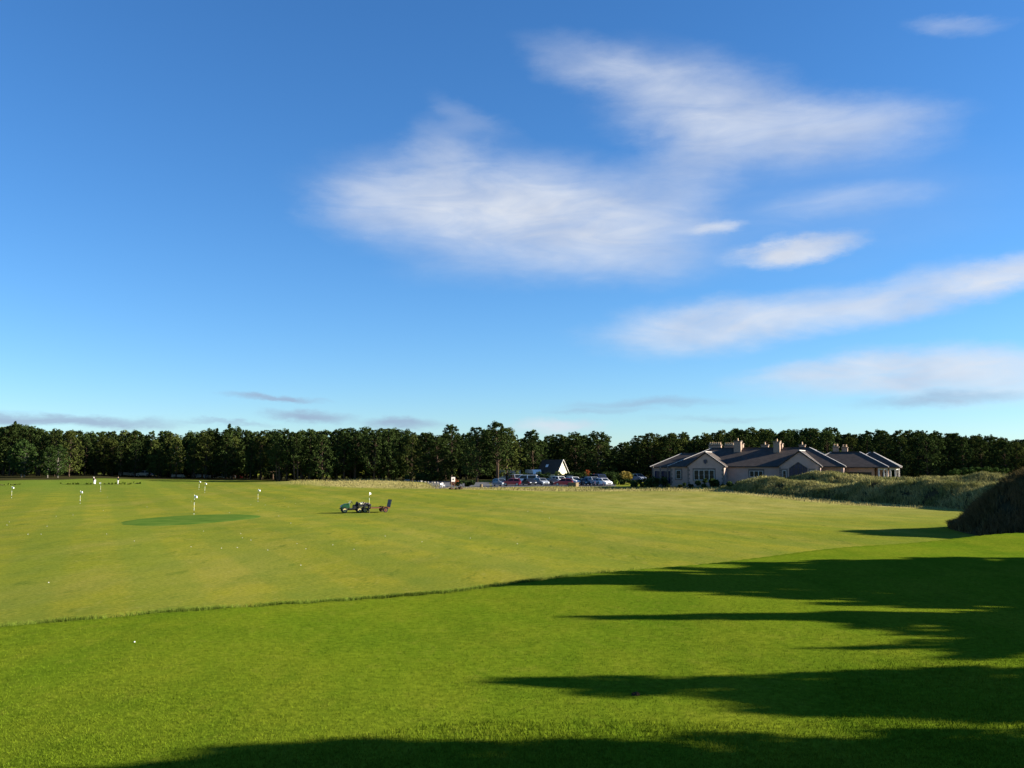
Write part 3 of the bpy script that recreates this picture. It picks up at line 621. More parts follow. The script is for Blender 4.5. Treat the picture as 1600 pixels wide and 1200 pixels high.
# -- trees outside the picture on the right that throw the foreground shadows
TANS = 1 / math.tan(SUN_EL)
def caster(xt, yt, h, v, label, wid=1.0):
    ln = h * TANS; x = xt + ln * math.sin(SUN_AZ); y = yt + ln * math.cos(SUN_AZ)
    plant(SH[v], x, y, h + .6, label, 'trees casting the foreground shadows', wid)
SH = [make_pine(300, H=11, crown0=.10, Rm=3.0, lobes=110, per=60), make_pine(301, H=11, crown0=.08, Rm=2.4, lobes=100, per=60, kind='broad', leafmat='leaf'), make_pine(302, H=11, crown0=.12, Rm=2.6, lobes=90, per=60)]
LABC = 'pine outside the right edge whose shadow falls on the lawn'
for (xt, yt, h, v, w) in ((-1.5, 36.2, 12, 2, .35), (1, 36.6, 12, 0, .6), (3, 37.2, 12, 0, .9), (5.5, 37.5, 12, 0, 1.2), (6, 40.2, 12, 2, .7), (9, 37.5, 11, 0, 1.6), (10, 42, 11, 0, 1.0), (7, 34.6, 12, 0, .9), (10, 33.4, 11, 0, .9), (13, 44.6, 11, 0, .9),
                          (14, 38, 10, 0, 1.6), (13.5, 33, 10, 0, .9), (15, 41, 10, 0, 1.5), (19, 36, 10, 0, 1.6), (20, 44, 10, 0, 1.3), (4.3, 28.8, 11, 2, .45), (8, 28.6, 10, 0, .55), (12.5, 28.3, 9, 0, .9), (13, 25.8, 9, 0, .8), (11.5, 27.0, 9, 0, .9), (12.8, 24.4, 9, 0, .8), (12.5, 31.2, 10, 0, .6),
                          (9.8, 23.9, 9.5, 2, .25), (12.6, 22.8, 8, 0, .6), (15, 24.5, 9, 0, 1.2), (16, 28.5, 9, 0, 1.3), (1.8, 20.2, 10, 2, .45), (4, 19.7, 10, 0, .75), (7, 19.0, 10, 0, 1.0), (11, 18.9, 9, 0, 1.0),
                          (-3.0, 14.6, 10, 0, .8), (0, 14.2, 10, 0, 1.0), (-5.5, 13.3, 10, 0, .9), (-8, 12.2, 10, 0, 1.0), (4, 13.4, 10, 0, 1.2), (8, 14.4, 9, 0, .8), (3, 11.6, 10, 0, 1.2), (10, 13, 9, 0, 1.2)):
    caster(xt, yt, h, v, LABC, w)
for src in PR + BR + SH + [SPRUCE]:            # models that found no place are dropped
    if id(src) not in USED:
        for ch in list(src.children): bpy.data.objects.remove(ch)
        bpy.data.objects.remove(src)

# ------------------------------------------------------------------ clubhouse
def clubhouse():
    ROT = R(-25); base = onx(1047, 168); base.z = gzs(base.x, base.y) - .05
    base.z = 1.75
    rt = empty('clubhouse', base, ROT); tag(rt, 'long low pink rendered clubhouse with slate hip roofs and many chimneys', 'building')
    ct, sn = math.cos(ROT), math.sin(ROT)
    def U(px, v):                         # u of an image column at depth v behind the front wall line
        k = pix_dir(px, 728).x / pix_dir(px, 728).y
        # base.x + ct*u - sn*v = k*(base.y + sn*u + ct*v)
        return (k * (base.y + ct * v) - base.x + sn * v) / (ct - k * sn)
    def Z(py, u, v): return at(1200, py, base.y + sn * u + ct * v).z - base.z
    ZE, ZR = 3.45, 6.7
    def hip(u0, u1, v0, v1, ze, zr, ov=.35, name='roof', hipl=True, hipr=True):
        a0, a1, b0, b1 = u0 - ov, u1 + ov, v0 - ov, v1 + ov; run = (b1 - b0) / 2; vm = (b0 + b1) / 2
        r0 = a0 + (run if hipl else 0); r1 = a1 - (run if hipr else 0); zo = ze - .05
        vs = [(a0, b0, zo), (a1, b0, zo), (a1, b1, zo), (a0, b1, zo), (r0, vm, zr), (r1, vm, zr), (a0, b0, zo - .18), (a1, b0, zo - .18), (a1, b1, zo - .18), (a0, b1, zo - .18)]
        mb = MB().add(vs, [(0, 1, 5, 4), (1, 2, 5), (2, 3, 4, 5), (3, 0, 4), (0, 6, 7, 1), (1, 7, 8, 2), (2, 8, 9, 3), (3, 9, 6, 0), (6, 9, 8, 7)])
        rf = mb.build(name, M['slate'], rt)
        up = Vector((0, 0, .04))
        for p, q in ((0, 4), (1, 5), (2, 5), (3, 4)): MB().bar(Vector(vs[p]) + up, Vector(vs[q]) + up, .15, .09).build('hip_capping', M['lead'], rf)
        MB().bar(Vector(vs[4]) + up, Vector(vs[5]) + up, .22, .12).build('ridge_capping', M['slate'], rf)
        return rf
    def wall(u0, u1, v0, v1, z1, m='render'): return MB().box(u0, u1, v0, v1, -.8, z1).build('wall', M[m], rt)
    def window(u0, u1, z0, z1, v, nu, nz, gm='glass', proud=.04):
        w = empty('window', (0, 0, 0)); w.parent = rt
        fr = MB(); t = .08
        fr.box(u0, u1, v - proud - .05, v - proud + .06, z0, z0 + t); fr.box(u0, u1, v - proud - .05, v - proud + .06, z1 - t, z1)
        fr.box(u0, u0 + t, v - proud - .048, v - proud + .058, z0 + t, z1 - t); fr.box(u1 - t, u1, v - proud - .048, v - proud + .058, z0 + t, z1 - t)
        for i in range(1, nu): c = u0 + (u1 - u0) * i / nu; fr.box(c - .05, c + .05, v - proud - .045, v - proud + .055, z0 + t, z1 - t)
        fr.build('frame', M['trim'], w)
        MB().box(u0 - .15, u1 + .15, v - .18, v - .003, z0 - .14, z0 - .004).build('sill', M['stone'], w)
        du = (u1 - u0) / nu; dz = (z1 - z0) / nz
        for i in range(nu):
            for j in range(nz):
                MB().box(u0 + du * i + .06, u0 + du * (i + 1) - .06, v - .03, v - .012, z0 + dz * j + .05, z0 + dz * (j + 1) - .03).build('pane', M[gm], w)
        MB().box(u0 - .22, u1 + .22, v - .02, v - .002, z0 - .002, z1 + .3).build('surround', M['stone'], w)
        return w
    def quoins(u, v, side, ztop):
        n = int(ztop / .36)
        for k in range(n):
            w = .42 if k % 2 else .26
            a, b = (u - .012, u + w) if side < 0 else (u - w, u + .012)
            MB().box(a, b, v - .03, v + .2, k * .36 + .015, k * .36 + .345).build('quoin', M['stone'], rt)
    def gable(u0, u1, v, vb, ze, za, ov=.3):
        um = (u0 + u1) / 2
        MB().add([(u0, v, -.8), (u1, v, -.8), (u1, v, ze), (um, v, za - .12), (u0, v, ze), (u0, vb, -.8), (u1, vb, -.8), (u1, vb, ze), (um, vb, za - .12), (u0, vb, ze)],
                 [(0, 1, 2, 3, 4), (1, 6, 7, 2), (0, 4, 9, 5), (2, 7, 8, 3), (3, 8, 9, 4)]).build('wall', M['render'], rt)
        k = (za - ze) / (um - u0); a0, a1 = u0 - ov, u1 + ov; z0 = ze - k * ov + .03; vf = v - .25; th = .16
        mb = MB()
        for s_ in (a0, a1):
            mb.add([(s_, vf, z0), (um, vf, za), (um, vb, za), (s_, vb, z0), (s_, vf, z0 + th), (um, vf, za + th), (um, vb, za + th), (s_, vb, z0 + th)],
                   [(0, 1, 2, 3), (4, 7, 6, 5), (0, 4, 5, 1), (1, 5, 6, 2), (2, 6, 7, 3), (3, 7, 4, 0)])
        rf = mb.build('roof', M['slate'], rt)
        cp = MB(); cp.bar((um, vf, za + th + .04), (um, vb, za + th + .04), .24, .12)
        cp.build('ridge_capping', M['lead'], rf)
        vg = MB(); vg.bar((um, vf + .06, za + th + .03), (a1, vf + .06, z0 + th + .03), .12, .08); vg.build('verge_capping', M['lead'], rf)
        quoins(u0, v, -1, ze); quoins(u1, v, 1, ze)
        return um
    # main block
    u0, u1 = 0.0, U(1318, 0); WD = 12.4
    wall(u0 + .02, u1, 0.0, WD, ZE); hip(u0, u1, 0, WD, ZE, ZR)
    # left wing, set back
    lv = 3.0; lu = U(1019, lv)
    wall(lu, u0 + 2, lv, lv + 9, ZE - .1); hip(lu, u0 + 8, lv, lv + 9, ZE - .1, ZR - .9)
    MB().box(lu + .5, -.6, lv - .06, lv - .01, .2, 2.5).build('door', M['blueglass'], rt)
    for k in range(3): MB().box(lu + .3 + k * 1.4, lu + .5 + k * 1.4, lv - 1.0, lv - .8, -.5, ZE - .1).build('porch_post', M['stone'], rt)
    # gables
    gv = -2.4
    g0, g1 = U(1074, gv), U(1131, gv); um = gable(g0, g1, gv, WD * .45, ZE - .05, 5.75)
    wc = (U(1084, gv), U(1116, gv)); window(wc[0], wc[1], .95, 2.75, gv, 4, 2)
    cr = MB(); cr.tube([(um, gv - .06, 4.25), (um, gv - .005, 4.25)], .42, 12); crest = cr.build('crest', M['stone'], rt)
    MB().add([(um - .3, gv - .085, 4.5), (um + .3, gv - .085, 4.5), (um + .28, gv - .085, 4.1), (um, gv - .085, 3.75), (um - .28, gv - .085, 4.1)], [(4, 3, 2, 1, 0)]).build('shield', M['blueglass'], crest)
    window(U(1056, 0), U(1064, 0), 1.1, 2.7, 0.0, 1, 2)
    quoins(.02, 0, -1, ZE - .2)
    rv = -2.0; h0, h1 = U(1217.5, rv), U(1281.5, rv); um2 = gable(h0, h1, rv, WD * .45, ZE - .05, 5.9)
    # pentagon window
    pw0, pw1 = U(1233.5, rv), U(1261, rv); pm = (pw0 + pw1) / 2
    w = empty('window'); w.parent = rt
    tag(w, 'tall five-sided blue glazed window')
    pent = [(pw0, 1.1), (pw1, 1.1), (pw1, 3.05), (pm, 4.05), (pw0, 3.05)]
    MB().prism(pent, rv - .04, rv - .004).build('pane', M['blueglass'], w)
    fb = MB()
    for i in range(5):
        p, q = pent[i], pent[(i + 1) % 5]; fb.bar((p[0], rv - .05, p[1]), (q[0], rv - .05, q[1]), .12, .10)
    for t in (.25, .5, .75):
        x = pw0 + (pw1 - pw0) * t; fb.bar((x, rv - .055, 1.15), (x, rv - .055, 3.05 + (1 - abs(2 * t - 1)) * .95), .07, .07, (0, 1, 0))
    fb.bar((pw0, rv - .058, 1.75), (pw1, rv - .058, 1.75), .07, .07); fb.bar((pw0, rv - .058, 2.95), (pw1, rv - .058, 2.95), .06, .06)
    fb.build('frame', M['slate'], w)
    MB().box(pw0 - .1, pw1 + .1, rv - .2, rv - .003, .9, 1.04).build('sill', M['trim'], w)
    window(U(1222.5, rv), U(1228.5, rv), 1.2, 2.7, rv, 1, 2); window(U(1265.5, rv), U(1271.5, rv), 1.2, 2.7, rv, 1, 2)
    # window in the link wall between the gables, three lights
    window(U(1171, 0), U(1192, 0), 1.5, 2.6, 0.0, 3, 1)
    # projecting gutter boards along the eaves
    MB().box(g1 + .4, h0 - .4, -.46, -.36, ZE - .2, ZE - .06).build('gutter', M['black'], rt)
    MB().box(h1 + .4, u1 + .3, -.46, -.36, ZE - .2, ZE - .06).build('gutter', M['black'], rt)
    MB().box(h1 + .05, u1 - .4, -.03, -.008, -.5, ZE - .3).build('brick_panel', M['brick'], rt)
    # right wings with open ends on white posts
    def wing(pa, pb, v, depth, zr, ze):
        a, b = U(pa, v), U(pb, v)
        wall(a, b - 2.0, v, v + depth, ze, 'brick'); hip(a - 5, b - .1, v, v + depth, ze, zr)
        # canted porch end with three posts and a beam
        pts = [(b - 1.3, v + .05), (b - .55, v + .55), (b - .1, v + 1.3), (b - .1, v + 2.6)]
        for k, p in enumerate(pts): MB().box(p[0] - .13, p[0] + .13, p[1] - .13, p[1] + .13, -.8, ze - .22).build('porch_post', M['trim'], rt)
        bm_ = MB()
        for p, q in zip(pts[:-1], pts[1:]): bm_.bar((p[0], p[1], ze - .40), (q[0], q[1], ze - .40), .2, .34)
        bm_.build('porch_beam', M['trim'], rt)
        n = 8
        for k in range(n): x = a + 1 + (b - 3.5 - a) * k / n; MB().box(x, x + .7, v - .04, v - .006, .8, 2.4).build('pane', M['glass'], rt)
    wing(1300, 1386, 2.0, 9.0, 5.85, ZE - .1); wing(1368, 1404, 3.6, 8.0, 5.8, ZE - .1)
    for k in range(7):
        x = U(1383 + k * 3, -.5); MB().box(x, x + .12, -.55, -.43, -.5, 1.5).build('fence_post', M['trim'], rt)
    # chimneys: image columns, top row, depth
    def chimney(pa, pb, ytop, zb, v, npots, dep=.8):
        a, b = U(pa, v), U(pb, v); zt = Z(ytop, (a + b) / 2, v)
        c = MB().box(a, b, v, v + dep, zb, zt).build('chimney', M['chim'], rt)
        MB().box(a - .09, b + .09, v - .09, v + dep + .09, zt, zt + .16).build('chimney_cap', M['stone'], c)
        for k in range(npots):
            x = a + (b - a) * (k + .5) / npots
            MB().tube([(x, v + dep / 2, zt + .16), (x, v + dep / 2, zt + .5), (x, v + dep / 2, zt + .62)], [.15, .12, .15], 10).build('chimney_pot', M['pot'], c)
        return c
    vr = WD / 2
    chimney(1108, 1127, 696, ZR - 1.2, vr + 3.5, 6); chimney(1132, 1147, 697, ZR - 1.2, vr + 2.5, 5)
    chimney(1147, 1158, 690, ZR - 2.2, vr - 1.6, 1, 1.3); chimney(1153, 1161, 694, ZR - 1.8, vr - .5, 1, 1.2)
    chimney(1190, 1201, 696, ZR - .8, vr + .4, 1); chimney(1209, 1219, 691, ZR - 2.4, vr - 1.8, 1, 1.3); chimney(1216, 1223, 694, ZR - 1.6, vr - .6, 1, 1.2)
    chimney(1249, 1258.5, 696, ZR - .8, vr + .4, 1); chimney(1302, 1311, 699, 3.9, vr + 2.2, 2); chimney(1316, 1325, 700, 3.9, vr + 2.6, 2)
    return rt
clubhouse()

# ------------------------------------------------------------------ small cream house behind the hedge
def cream_house():
    p = onx(879, 215); rt = empty('gabled_house', (p.x, p.y, p.z - .2), R(-42)); tag(rt, 'small steep roofed house with bright cream gable behind the hedge', 'house')
    w, L, ze, za = 1.9, 6.0, 2.4, 5.2
    # gable end faces +x after rotation; ridge along -x
    MB().add([(0, -w, -1), (0, w, -1), (0, w, ze), (0, 0, za), (0, -w, ze), (-L, -w, -1), (-L, w, -1), (-L, w, ze), (-L, 0, za), (-L, -w, ze)],
             [(0, 1, 2, 3, 4), (9, 8, 7, 6, 5), (0, 4, 9, 5), (1, 6, 7, 2), (2, 7, 8, 3), (3, 8, 9, 4)]).build('wall', M['cream'], rt)
    mb = MB(); k = (za - ze) / w; o_ = .3
    for s_ in (-1, 1):
        a = [(.2, s_ * (w + o_), ze - k * o_ + .06), (.2, 0, za + .06), (-L - .2, 0, za + .06), (-L - .2, s_ * (w + o_), ze - k * o_ + .06)]
        mb.add(a + [(x, y, z + .14) for x, y, z in a], [(0, 1, 2, 3), (4, 7, 6, 5), (0, 4, 5, 1), (1, 5, 6, 2), (2, 6, 7, 3), (3, 7, 4, 0)])
    rf = mb.build('roof', M['slate'], rt)
    MB().bar((.26, -w - o_, ze - k * o_ + .2), (.26, 0, za + .2), .14, .1).build('verge_board', M['trim'], rf)
    MB().bar((.26, w + o_, ze - k * o_ + .2), (.26, 0, za + .2), .14, .1).build('verge_board', M['trim'], rf)
    zc = ze + k * .9
    MB().bar((-3.4, -w + .9 - .12, zc + .22), (-4.1, -w + .9 - .12, zc + .22), .7, .05, (0, -k, 1)).build('roof_light', M['lamp'], rf)
cream_house()

# ------------------------------------------------------------------ shrubs and hedges
def shrub(px, Y, w, h, dep, m, label, name='shrub', cat='shrub', group=None, n=900, seed=1, leaf=.20, z0=0.0):
    p = onx(px, Y); rt = empty(name, (p.x, p.y, p.z + z0)); r = np.random.default_rng(seed + int(px)); k = max(5, int(w * dep * 1.1))
    k = min(k, 60); cs = [(r.uniform(-w / 2, w / 2) * .85, r.uniform(-dep / 2, dep / 2) * .8, h * r.uniform(.2, .78)) for _ in range(k)]
    cs = [(a, b, c * (1 - .35 * (2 * abs(a) / w) ** 2) if name == 'shrub' else c) for a, b, c in cs]
    P = cluster_pts(cs, [r.uniform(.26, .42) * min(h, 2.2) for _ in cs], max(30, n // k), r, .9); P[:, 2] = np.abs(P[:, 2])
    V, Fq = quads(P, leaf, seed); link('foliage', mesh_np('foliage', V, Fq), M[m], rt)
    st = MB()
    for a, b, c in cs[:8]: st.tube([(a * .3, b * .3, -.1), (a * .8, b * .8, c * .6), (a, b, c)], [.05, .03, .01], 5)
    st.build('stem', M['bark'], rt); tag(rt, label, cat, group); return rt
shrub(806, 211, 8, 2.2, 2.0, 'hedge', 'clipped hedge behind the red car and white van', 'hedge', 'hedge', n=2400)
shrub(836, 208, 6, 2.0, 2.0, 'hedge', 'hedge in front of the white camper van', 'hedge', 'hedge', n=2000)
shrub(856, 208, 6, 2.6, 2.4, 'hedge', 'rounded hedge left of the cream gable', 'hedge', 'hedge', n=2000)
shrub(884, 207, 5, 2.4, 2.2, 'hedge', 'hedge growing right below the cream gable', 'hedge', 'hedge', n=1800)
shrub(908, 207, 7, 2.5, 2.4, 'hedge', 'hedge between the cream house and the orange shrub', 'hedge', 'hedge', n=2000)
shrub(950, 206, 4, 2.9, 2.4, 'hedge', 'tall rounded bush right of the last white hatchback', n=1600)
shrub(966, 214, 7, 2.3, 2.2, 'hedge', 'dark hedge left of the golden bush', 'hedge', 'hedge', n=1800)
shrub(977, 208, 2.6, 3.0, 2.2, 'gold', 'golden yellow round bush left of the clubhouse', n=1300)
shrub(922, 214, 2.4, 3.2, 1.6, 'rust', 'small orange leaved shrub behind the parked cars', n=500)
shrub(968, 192, 7.5, 1.1, 2.2, 'hedge', 'low green hedge on the lawn right of the white hatchback', 'hedge', 'hedge', n=1800)
shrub(958, 190, 3.0, 1.2, 2.0, 'fringe', 'low grey green shrub beside the white hatchback', n=700)
shrub(1003, 172, 4.0, 1.6, 2.2, 'hedge', 'dark bush in front of the silver car near clubhouse', n=1500)
shrub(1026, 168, 4.4, 2.0, 2.4, 'hedge', 'dark bush before the clubhouse left wing', n=1500)
shrub(1062, 161, 5.0, .9, 1.6, 'hedge', 'low planting at the foot of the clubhouse side wall', n=1200)
shrub(1105, 160, 4.2, 1.5, 1.8, 'hedge', 'dark bush under the big window of the left gable', n=1500)
shrub(1125, 160, 2.4, .8, 1.4, 'hedge', 'small bush at the corner of the left gable', n=600)
shrub(727, 190, 4.5, 1.3, 1.8, 'hedge', 'dark green bush beside the road', n=1300)
shrub(712, 193, 1.6, 1.7, 1.4, 'rust', 'reddish brown shrub beside the small sign', n=350, leaf=.14)
shrub(1530, 152, 9.5, 1.2, 6.0, 'leaf', 'broad low green scrub patch on the dune at right', n=5000, z0=2.6)
shrub(1152, 152, 4.0, 1.4, 2.5, 'hedge', 'dark scrub at the left end of the grass dune', n=1300)
for k, px in enumerate((648, 664, 679)):
    shrub(px, 216 + k, 4.5, 2.2, 2.0, 'hedge', ('left', 'middle', 'right')[k] + ' undergrowth bush below the pines beside the road', n=1100)

for k, (px, py, w_) in enumerate(((12, 758, 7), (103, 757, 3), (119, 757, 3), (136, 757, 4), (172, 757, 3), (194, 757, 4), (207, 756, 5))):
    h_ = hit(px, py); shrub(px, h_.y, w_, .45, 1.6, 'fringe', ('long low dark rough patch on the far bank near the left edge', 'leftmost of the six low dark tufts around the two distant people', 'second low dark tuft from the left on the far bank', 'low dark tuft just left of the left distant person',
          'low dark tuft between the two distant people', 'low dark tuft just right of the right distant person', 'rightmost low dark tuft on the far bank')[k], group='low rough tufts on the far bank', n=350, leaf=.16)

# ------------------------------------------------------------------ vehicles
def wheel(name, parent, x, y, r, w, rimm='rim', z=None):
    e = empty(name, (x, y, r if z is None else z)); e.parent = parent
    MB().tube([(0, -w / 2, 0), (0, -w / 2 + .03, 0), (0, w / 2 - .03, 0), (0, w / 2, 0)], [r * .92, r, r, r * .92], 18).build('tyre', M['rubber'], e)
    MB().tube([(0, -w / 2 - .012, 0), (0, w / 2 + .012, 0)], r * .62, 14).build('rim', M[rimm], e)
    MB().tube([(0, -w / 2 - .03, 0), (0, w / 2 + .03, 0)], r * .2, 8).build('hub', M['black'], e); return e
STY = {'hatch': dict(L=4.0, W=1.72, belt=.92, low=.26, hood=.86, roof=1.48, g=[(-1.95, .95), (-1.62, 1.40), (-.9, 1.48), (.25, 1.46), (1.02, .93)]),
       'suv': dict(L=4.5, W=1.86, belt=1.08, low=.34, hood=1.04, roof=1.72, g=[(-2.2, 1.10), (-2.0, 1.62), (-1.2, 1.72), (.35, 1.70), (1.10, 1.09)]),
       'saloon': dict(L=4.6, W=1.78, belt=.92, low=.25, hood=.88, roof=1.43, g=[(-1.75, .94), (-1.05, 1.38), (-.5, 1.43), (.35, 1.41), (1.20, .93)]),
       'van': dict(L=5.0, W=1.95, belt=1.15, low=.34, hood=1.10, roof=2.0, g=[(-2.45, 1.16), (-2.40, 1.92), (-2.0, 2.0), (1.0, 1.98), (1.75, 1.16)]),
       'camper': dict(L=6.0, W=2.2, belt=1.3, low=.38, hood=1.15, roof=2.85, g=[(-2.95, 1.31), (-2.95, 2.75), (-2.8, 2.85), (1.9, 2.85), (2.35, 1.9), (2.0, 1.31)])}
def vehicle(name, label, cat, style, pm, px, Y, head, group='cars parked by the clubhouse', dz=0.0):
    d = STY[style]; p = onx(px, Y, .035 + dz); rt = empty(name, p, R(head)); tag(rt, label, cat, group)
    L, Wd = d['L'], d['W']; hl, hw = L / 2, Wd / 2; lo, be, ho = d['low'], d['belt'], d['hood']
    wr = .34 if d['roof'] > 1.6 else .31; xa, xr = hl - .85, -hl + .80
    def arch(xc): return [(xc + (wr + .07) * math.cos(t), lo - .02 + (wr + .05) * math.sin(t)) for t in [math.pi * k / 6 for k in range(7)]]
    bot = [(hl - .06, lo)] + arch(xa) + arch(xr) + [(-hl + .05, lo)]
    poly = [(-hl, lo + .2), (-hl + .04, be - .06), (-hl + .15, be), (d['g'][-1][0], be), (hl - .35, ho - .06), (hl - .06, ho - .22), (hl, lo + .22)] + bot
    # body sides leaning inwards a little at top and bottom
    n = len(poly); mb = MB(); vs = []
    for sgn in (-1, 1):
        for x, z in poly:
            k = 1 - .05 * max(0, (z - (lo + .45))) - .10 * max(0, abs(x) - hl + .45) / .45; vs.append((x, sgn * hw * k, z))
    mb.add(vs, [tuple(range(n)), tuple(range(2 * n - 1, n - 1, -1))] + [(i, n + i, n + (i + 1) % n, (i + 1) % n) for i in range(n)])
    me = mb.mesh('body'); bm = bmesh.new(); bm.from_mesh(me); bmesh.ops.triangulate(bm, faces=[f for f in bm.faces if len(f.verts) > 4]); bm.to_mesh(me); bm.free()
    link('body', me, M[pm], rt)
    g = d['g']; kt = .80 if style not in ('van', 'camper') else .94
    def gy(z): return hw * (.97 - (.97 - kt) * (z - be) / max(.01, d['roof'] - be))
    mb = MB(); n = len(g); vs = [(x, -gy(z), z) for x, z in g] + [(x, gy(z), z) for x, z in g]
    mb.add(vs, [tuple(range(n)), tuple(range(2 * n - 1, n - 1, -1))] + [(i, n + i, n + i + 1, i + 1) for i in range(n - 1)]); mb.build('cabin', M[pm], rt)
    def quadwin(nm, pts):
        V4 = [Vector(q) for q in pts]; nr_ = (V4[1] - V4[0]).cross(V4[3] - V4[0]).normalized(); c = sum(V4, Vector()) / 4
        if nr_.dot(c - Vector((0, 0, be))) < 0: nr_ = -nr_
        V4 = [c + (q - c) * .88 for q in V4]
        MB().add([q + nr_ * .012 for q in V4] + [q - nr_ * .01 for q in V4], [(0, 1, 2, 3), (7, 6, 5, 4), (0, 4, 5, 1), (1, 5, 6, 2), (2, 6, 7, 3), (3, 7, 4, 0)]).build(nm, M['glass'], rt)
    a, b = g[-2], g[-1]; quadwin('windscreen', [(b[0], -gy(b[1]), b[1]), (b[0], gy(b[1]), b[1]), (a[0], gy(a[1]), a[1]), (a[0], -gy(a[1]), a[1])])
    a, b = g[0], g[1]; quadwin('rear_window', [(a[0], gy(a[1]), a[1]), (a[0], -gy(a[1]), a[1]), (b[0], -gy(b[1]), b[1]), (b[0], gy(b[1]), b[1])])
    zt = g[-2][1] - .05 if style != 'camper' else 2.0; xb0, xb1 = g[0][0] + .18, g[-1][0] - .08; xt0, xt1 = g[1][0] + .10, g[-2][0] - .02
    mid = (xb0 + xb1) / 2 - .1
    for sgn in (-1, 1):
        for (q0, q1, t0, t1) in ((xb0, mid, xt0, mid), (mid, xb1, mid, xt1)):
            quadwin('side_window', [(q0, sgn * gy(be + .03), be + .03), (q1, sgn * gy(be + .03), be + .03), (t1, sgn * gy(zt), zt), (t0, sgn * gy(zt), zt)])
        for x in (xa, xr): wheel('wheel', rt, x, sgn * (hw - .13), wr, .2)
        MB().box(hl - .22, hl + .012, min(sgn * (hw - .16), sgn * (hw - .50)), max(sgn * (hw - .16), sgn * (hw - .50)), ho - .34, ho - .20).build('headlight', M['lamp'], rt)
        MB().box(-hl - .012, -hl + .1, min(sgn * (hw - .14), sgn * (hw - .36)), max(sgn * (hw - .14), sgn * (hw - .36)), be - .34, be - .10).build('tail_light', M['redlamp'], rt)
        MB().box(g[-1][0] - .35, g[-1][0] - .2, min(sgn * hw * .97, sgn * (hw + .17)), max(sgn * hw * .97, sgn * (hw + .17)), be + .02, be + .16).build('door_mirror', M['black'], rt)
    MB().box(hl - .1, hl + .015, -hw * .5, hw * .5, lo + .12, lo + .3).build('grille', M['black'], rt)
    return rt
# heading: 0 = nose to the right, -90 = nose to the camera
V_ = vehicle
V_('parked_car', 'blue grey hatchback at the left end of the front car row', 'car', 'hatch', 'pgrey', 782, 190, -60)
V_('parked_car', 'bright red car left of the white van', 'car', 'hatch', 'pred', 799, 189, 175)
V_('parked_van', 'silver van peeping out behind the red car', 'van', 'van', 'psilver', 808, 206, -75)
V_('parked_van', 'white van parked side on behind the front row', 'van', 'van', 'pwhite', 822, 199, 172)
V_('parked_car', 'black estate car in front of the white side-on van', 'car', 'saloon', 'pblack', 827, 190, -70)
V_('parked_car', 'very dark car between white van and silver car', 'car', 'suv', 'pnavy', 836, 201, -70)
V_('parked_car', 'silver car with blue reflecting windscreen in the middle of the row', 'car', 'hatch', 'psilver', 846, 191, -62)
V_('parked_car', 'black car with pale bonnet edge left of the white off-roader', 'car', 'saloon', 'pblack', 862, 192, -65)
V_('parked_car', 'tall white off-road car behind the dark red car', 'car', 'suv', 'pwhite', 875, 198, -62)
V_('parked_car', 'dark red car in front of the white off-roader', 'car', 'hatch', 'pred', 880, 188, 175)
V_('parked_car', 'black car in the rear rank beside the hedge', 'car', 'suv', 'pblack', 889, 205, -70)
V_('parked_car', 'white estate car behind the timber box', 'car', 'suv', 'pwhite', 897, 192, -62)
V_('parked_car', 'dark green saloon right of the timber box', 'car', 'saloon', 'pdarkgreen', 911, 191, -65)
V_('parked_car', 'silver off-road car left of the white hatchback', 'car', 'suv', 'psilver', 927, 190, -62)
V_('parked_car', 'dark car in the rear rank left of the navy van', 'car', 'hatch', 'pblack', 918, 204, -70)
V_('parked_van', 'navy blue van in the rear rank behind the silver off-roader', 'van', 'van', 'pnavy', 936, 205, -65)
V_('parked_car', 'white hatchback at the right end of the front row', 'car', 'hatch', 'pwhite', 943, 188, -60)
V_('parked_car', 'silver off-road car standing alone on the drive beside the clubhouse', 'car', 'suv', 'psilver', 997, 220, -62, None)
V_('camper_van', 'long white camper roof above the hedge behind the red car', 'camper van', 'camper', 'pwhite', 794, 219, 178, 'campers behind the hedge')
V_('camper_van', 'white camper van with dark rear window above the hedge', 'camper van', 'camper', 'pwhite', 834, 217, -70, 'campers behind the hedge')
for k, (px, Y, pm, h) in enumerate(((199, 271, 'psilver', 0), (212, 272, 'psilver', 10), (226, 271, 'pwhite', 170), (280, 270, 'pwhite', 5), (314, 269, 'psilver', 0), (330, 270, 'pwhite', 175), (345, 269, 'psilver', 10), (357, 270, 'psilver', 5))):
    V_('parked_car', 'pale car glimpsed in deep shade under the trees at left', 'car', 'hatch' if k % 2 else 'suv', pm, px, Y, h, 'pale cars in the shade of the wood')
V_('parked_car', 'red car in deep shade under the trees at left', 'car', 'hatch', 'pred', 368, 273, 5, 'cars in the shade of the wood')

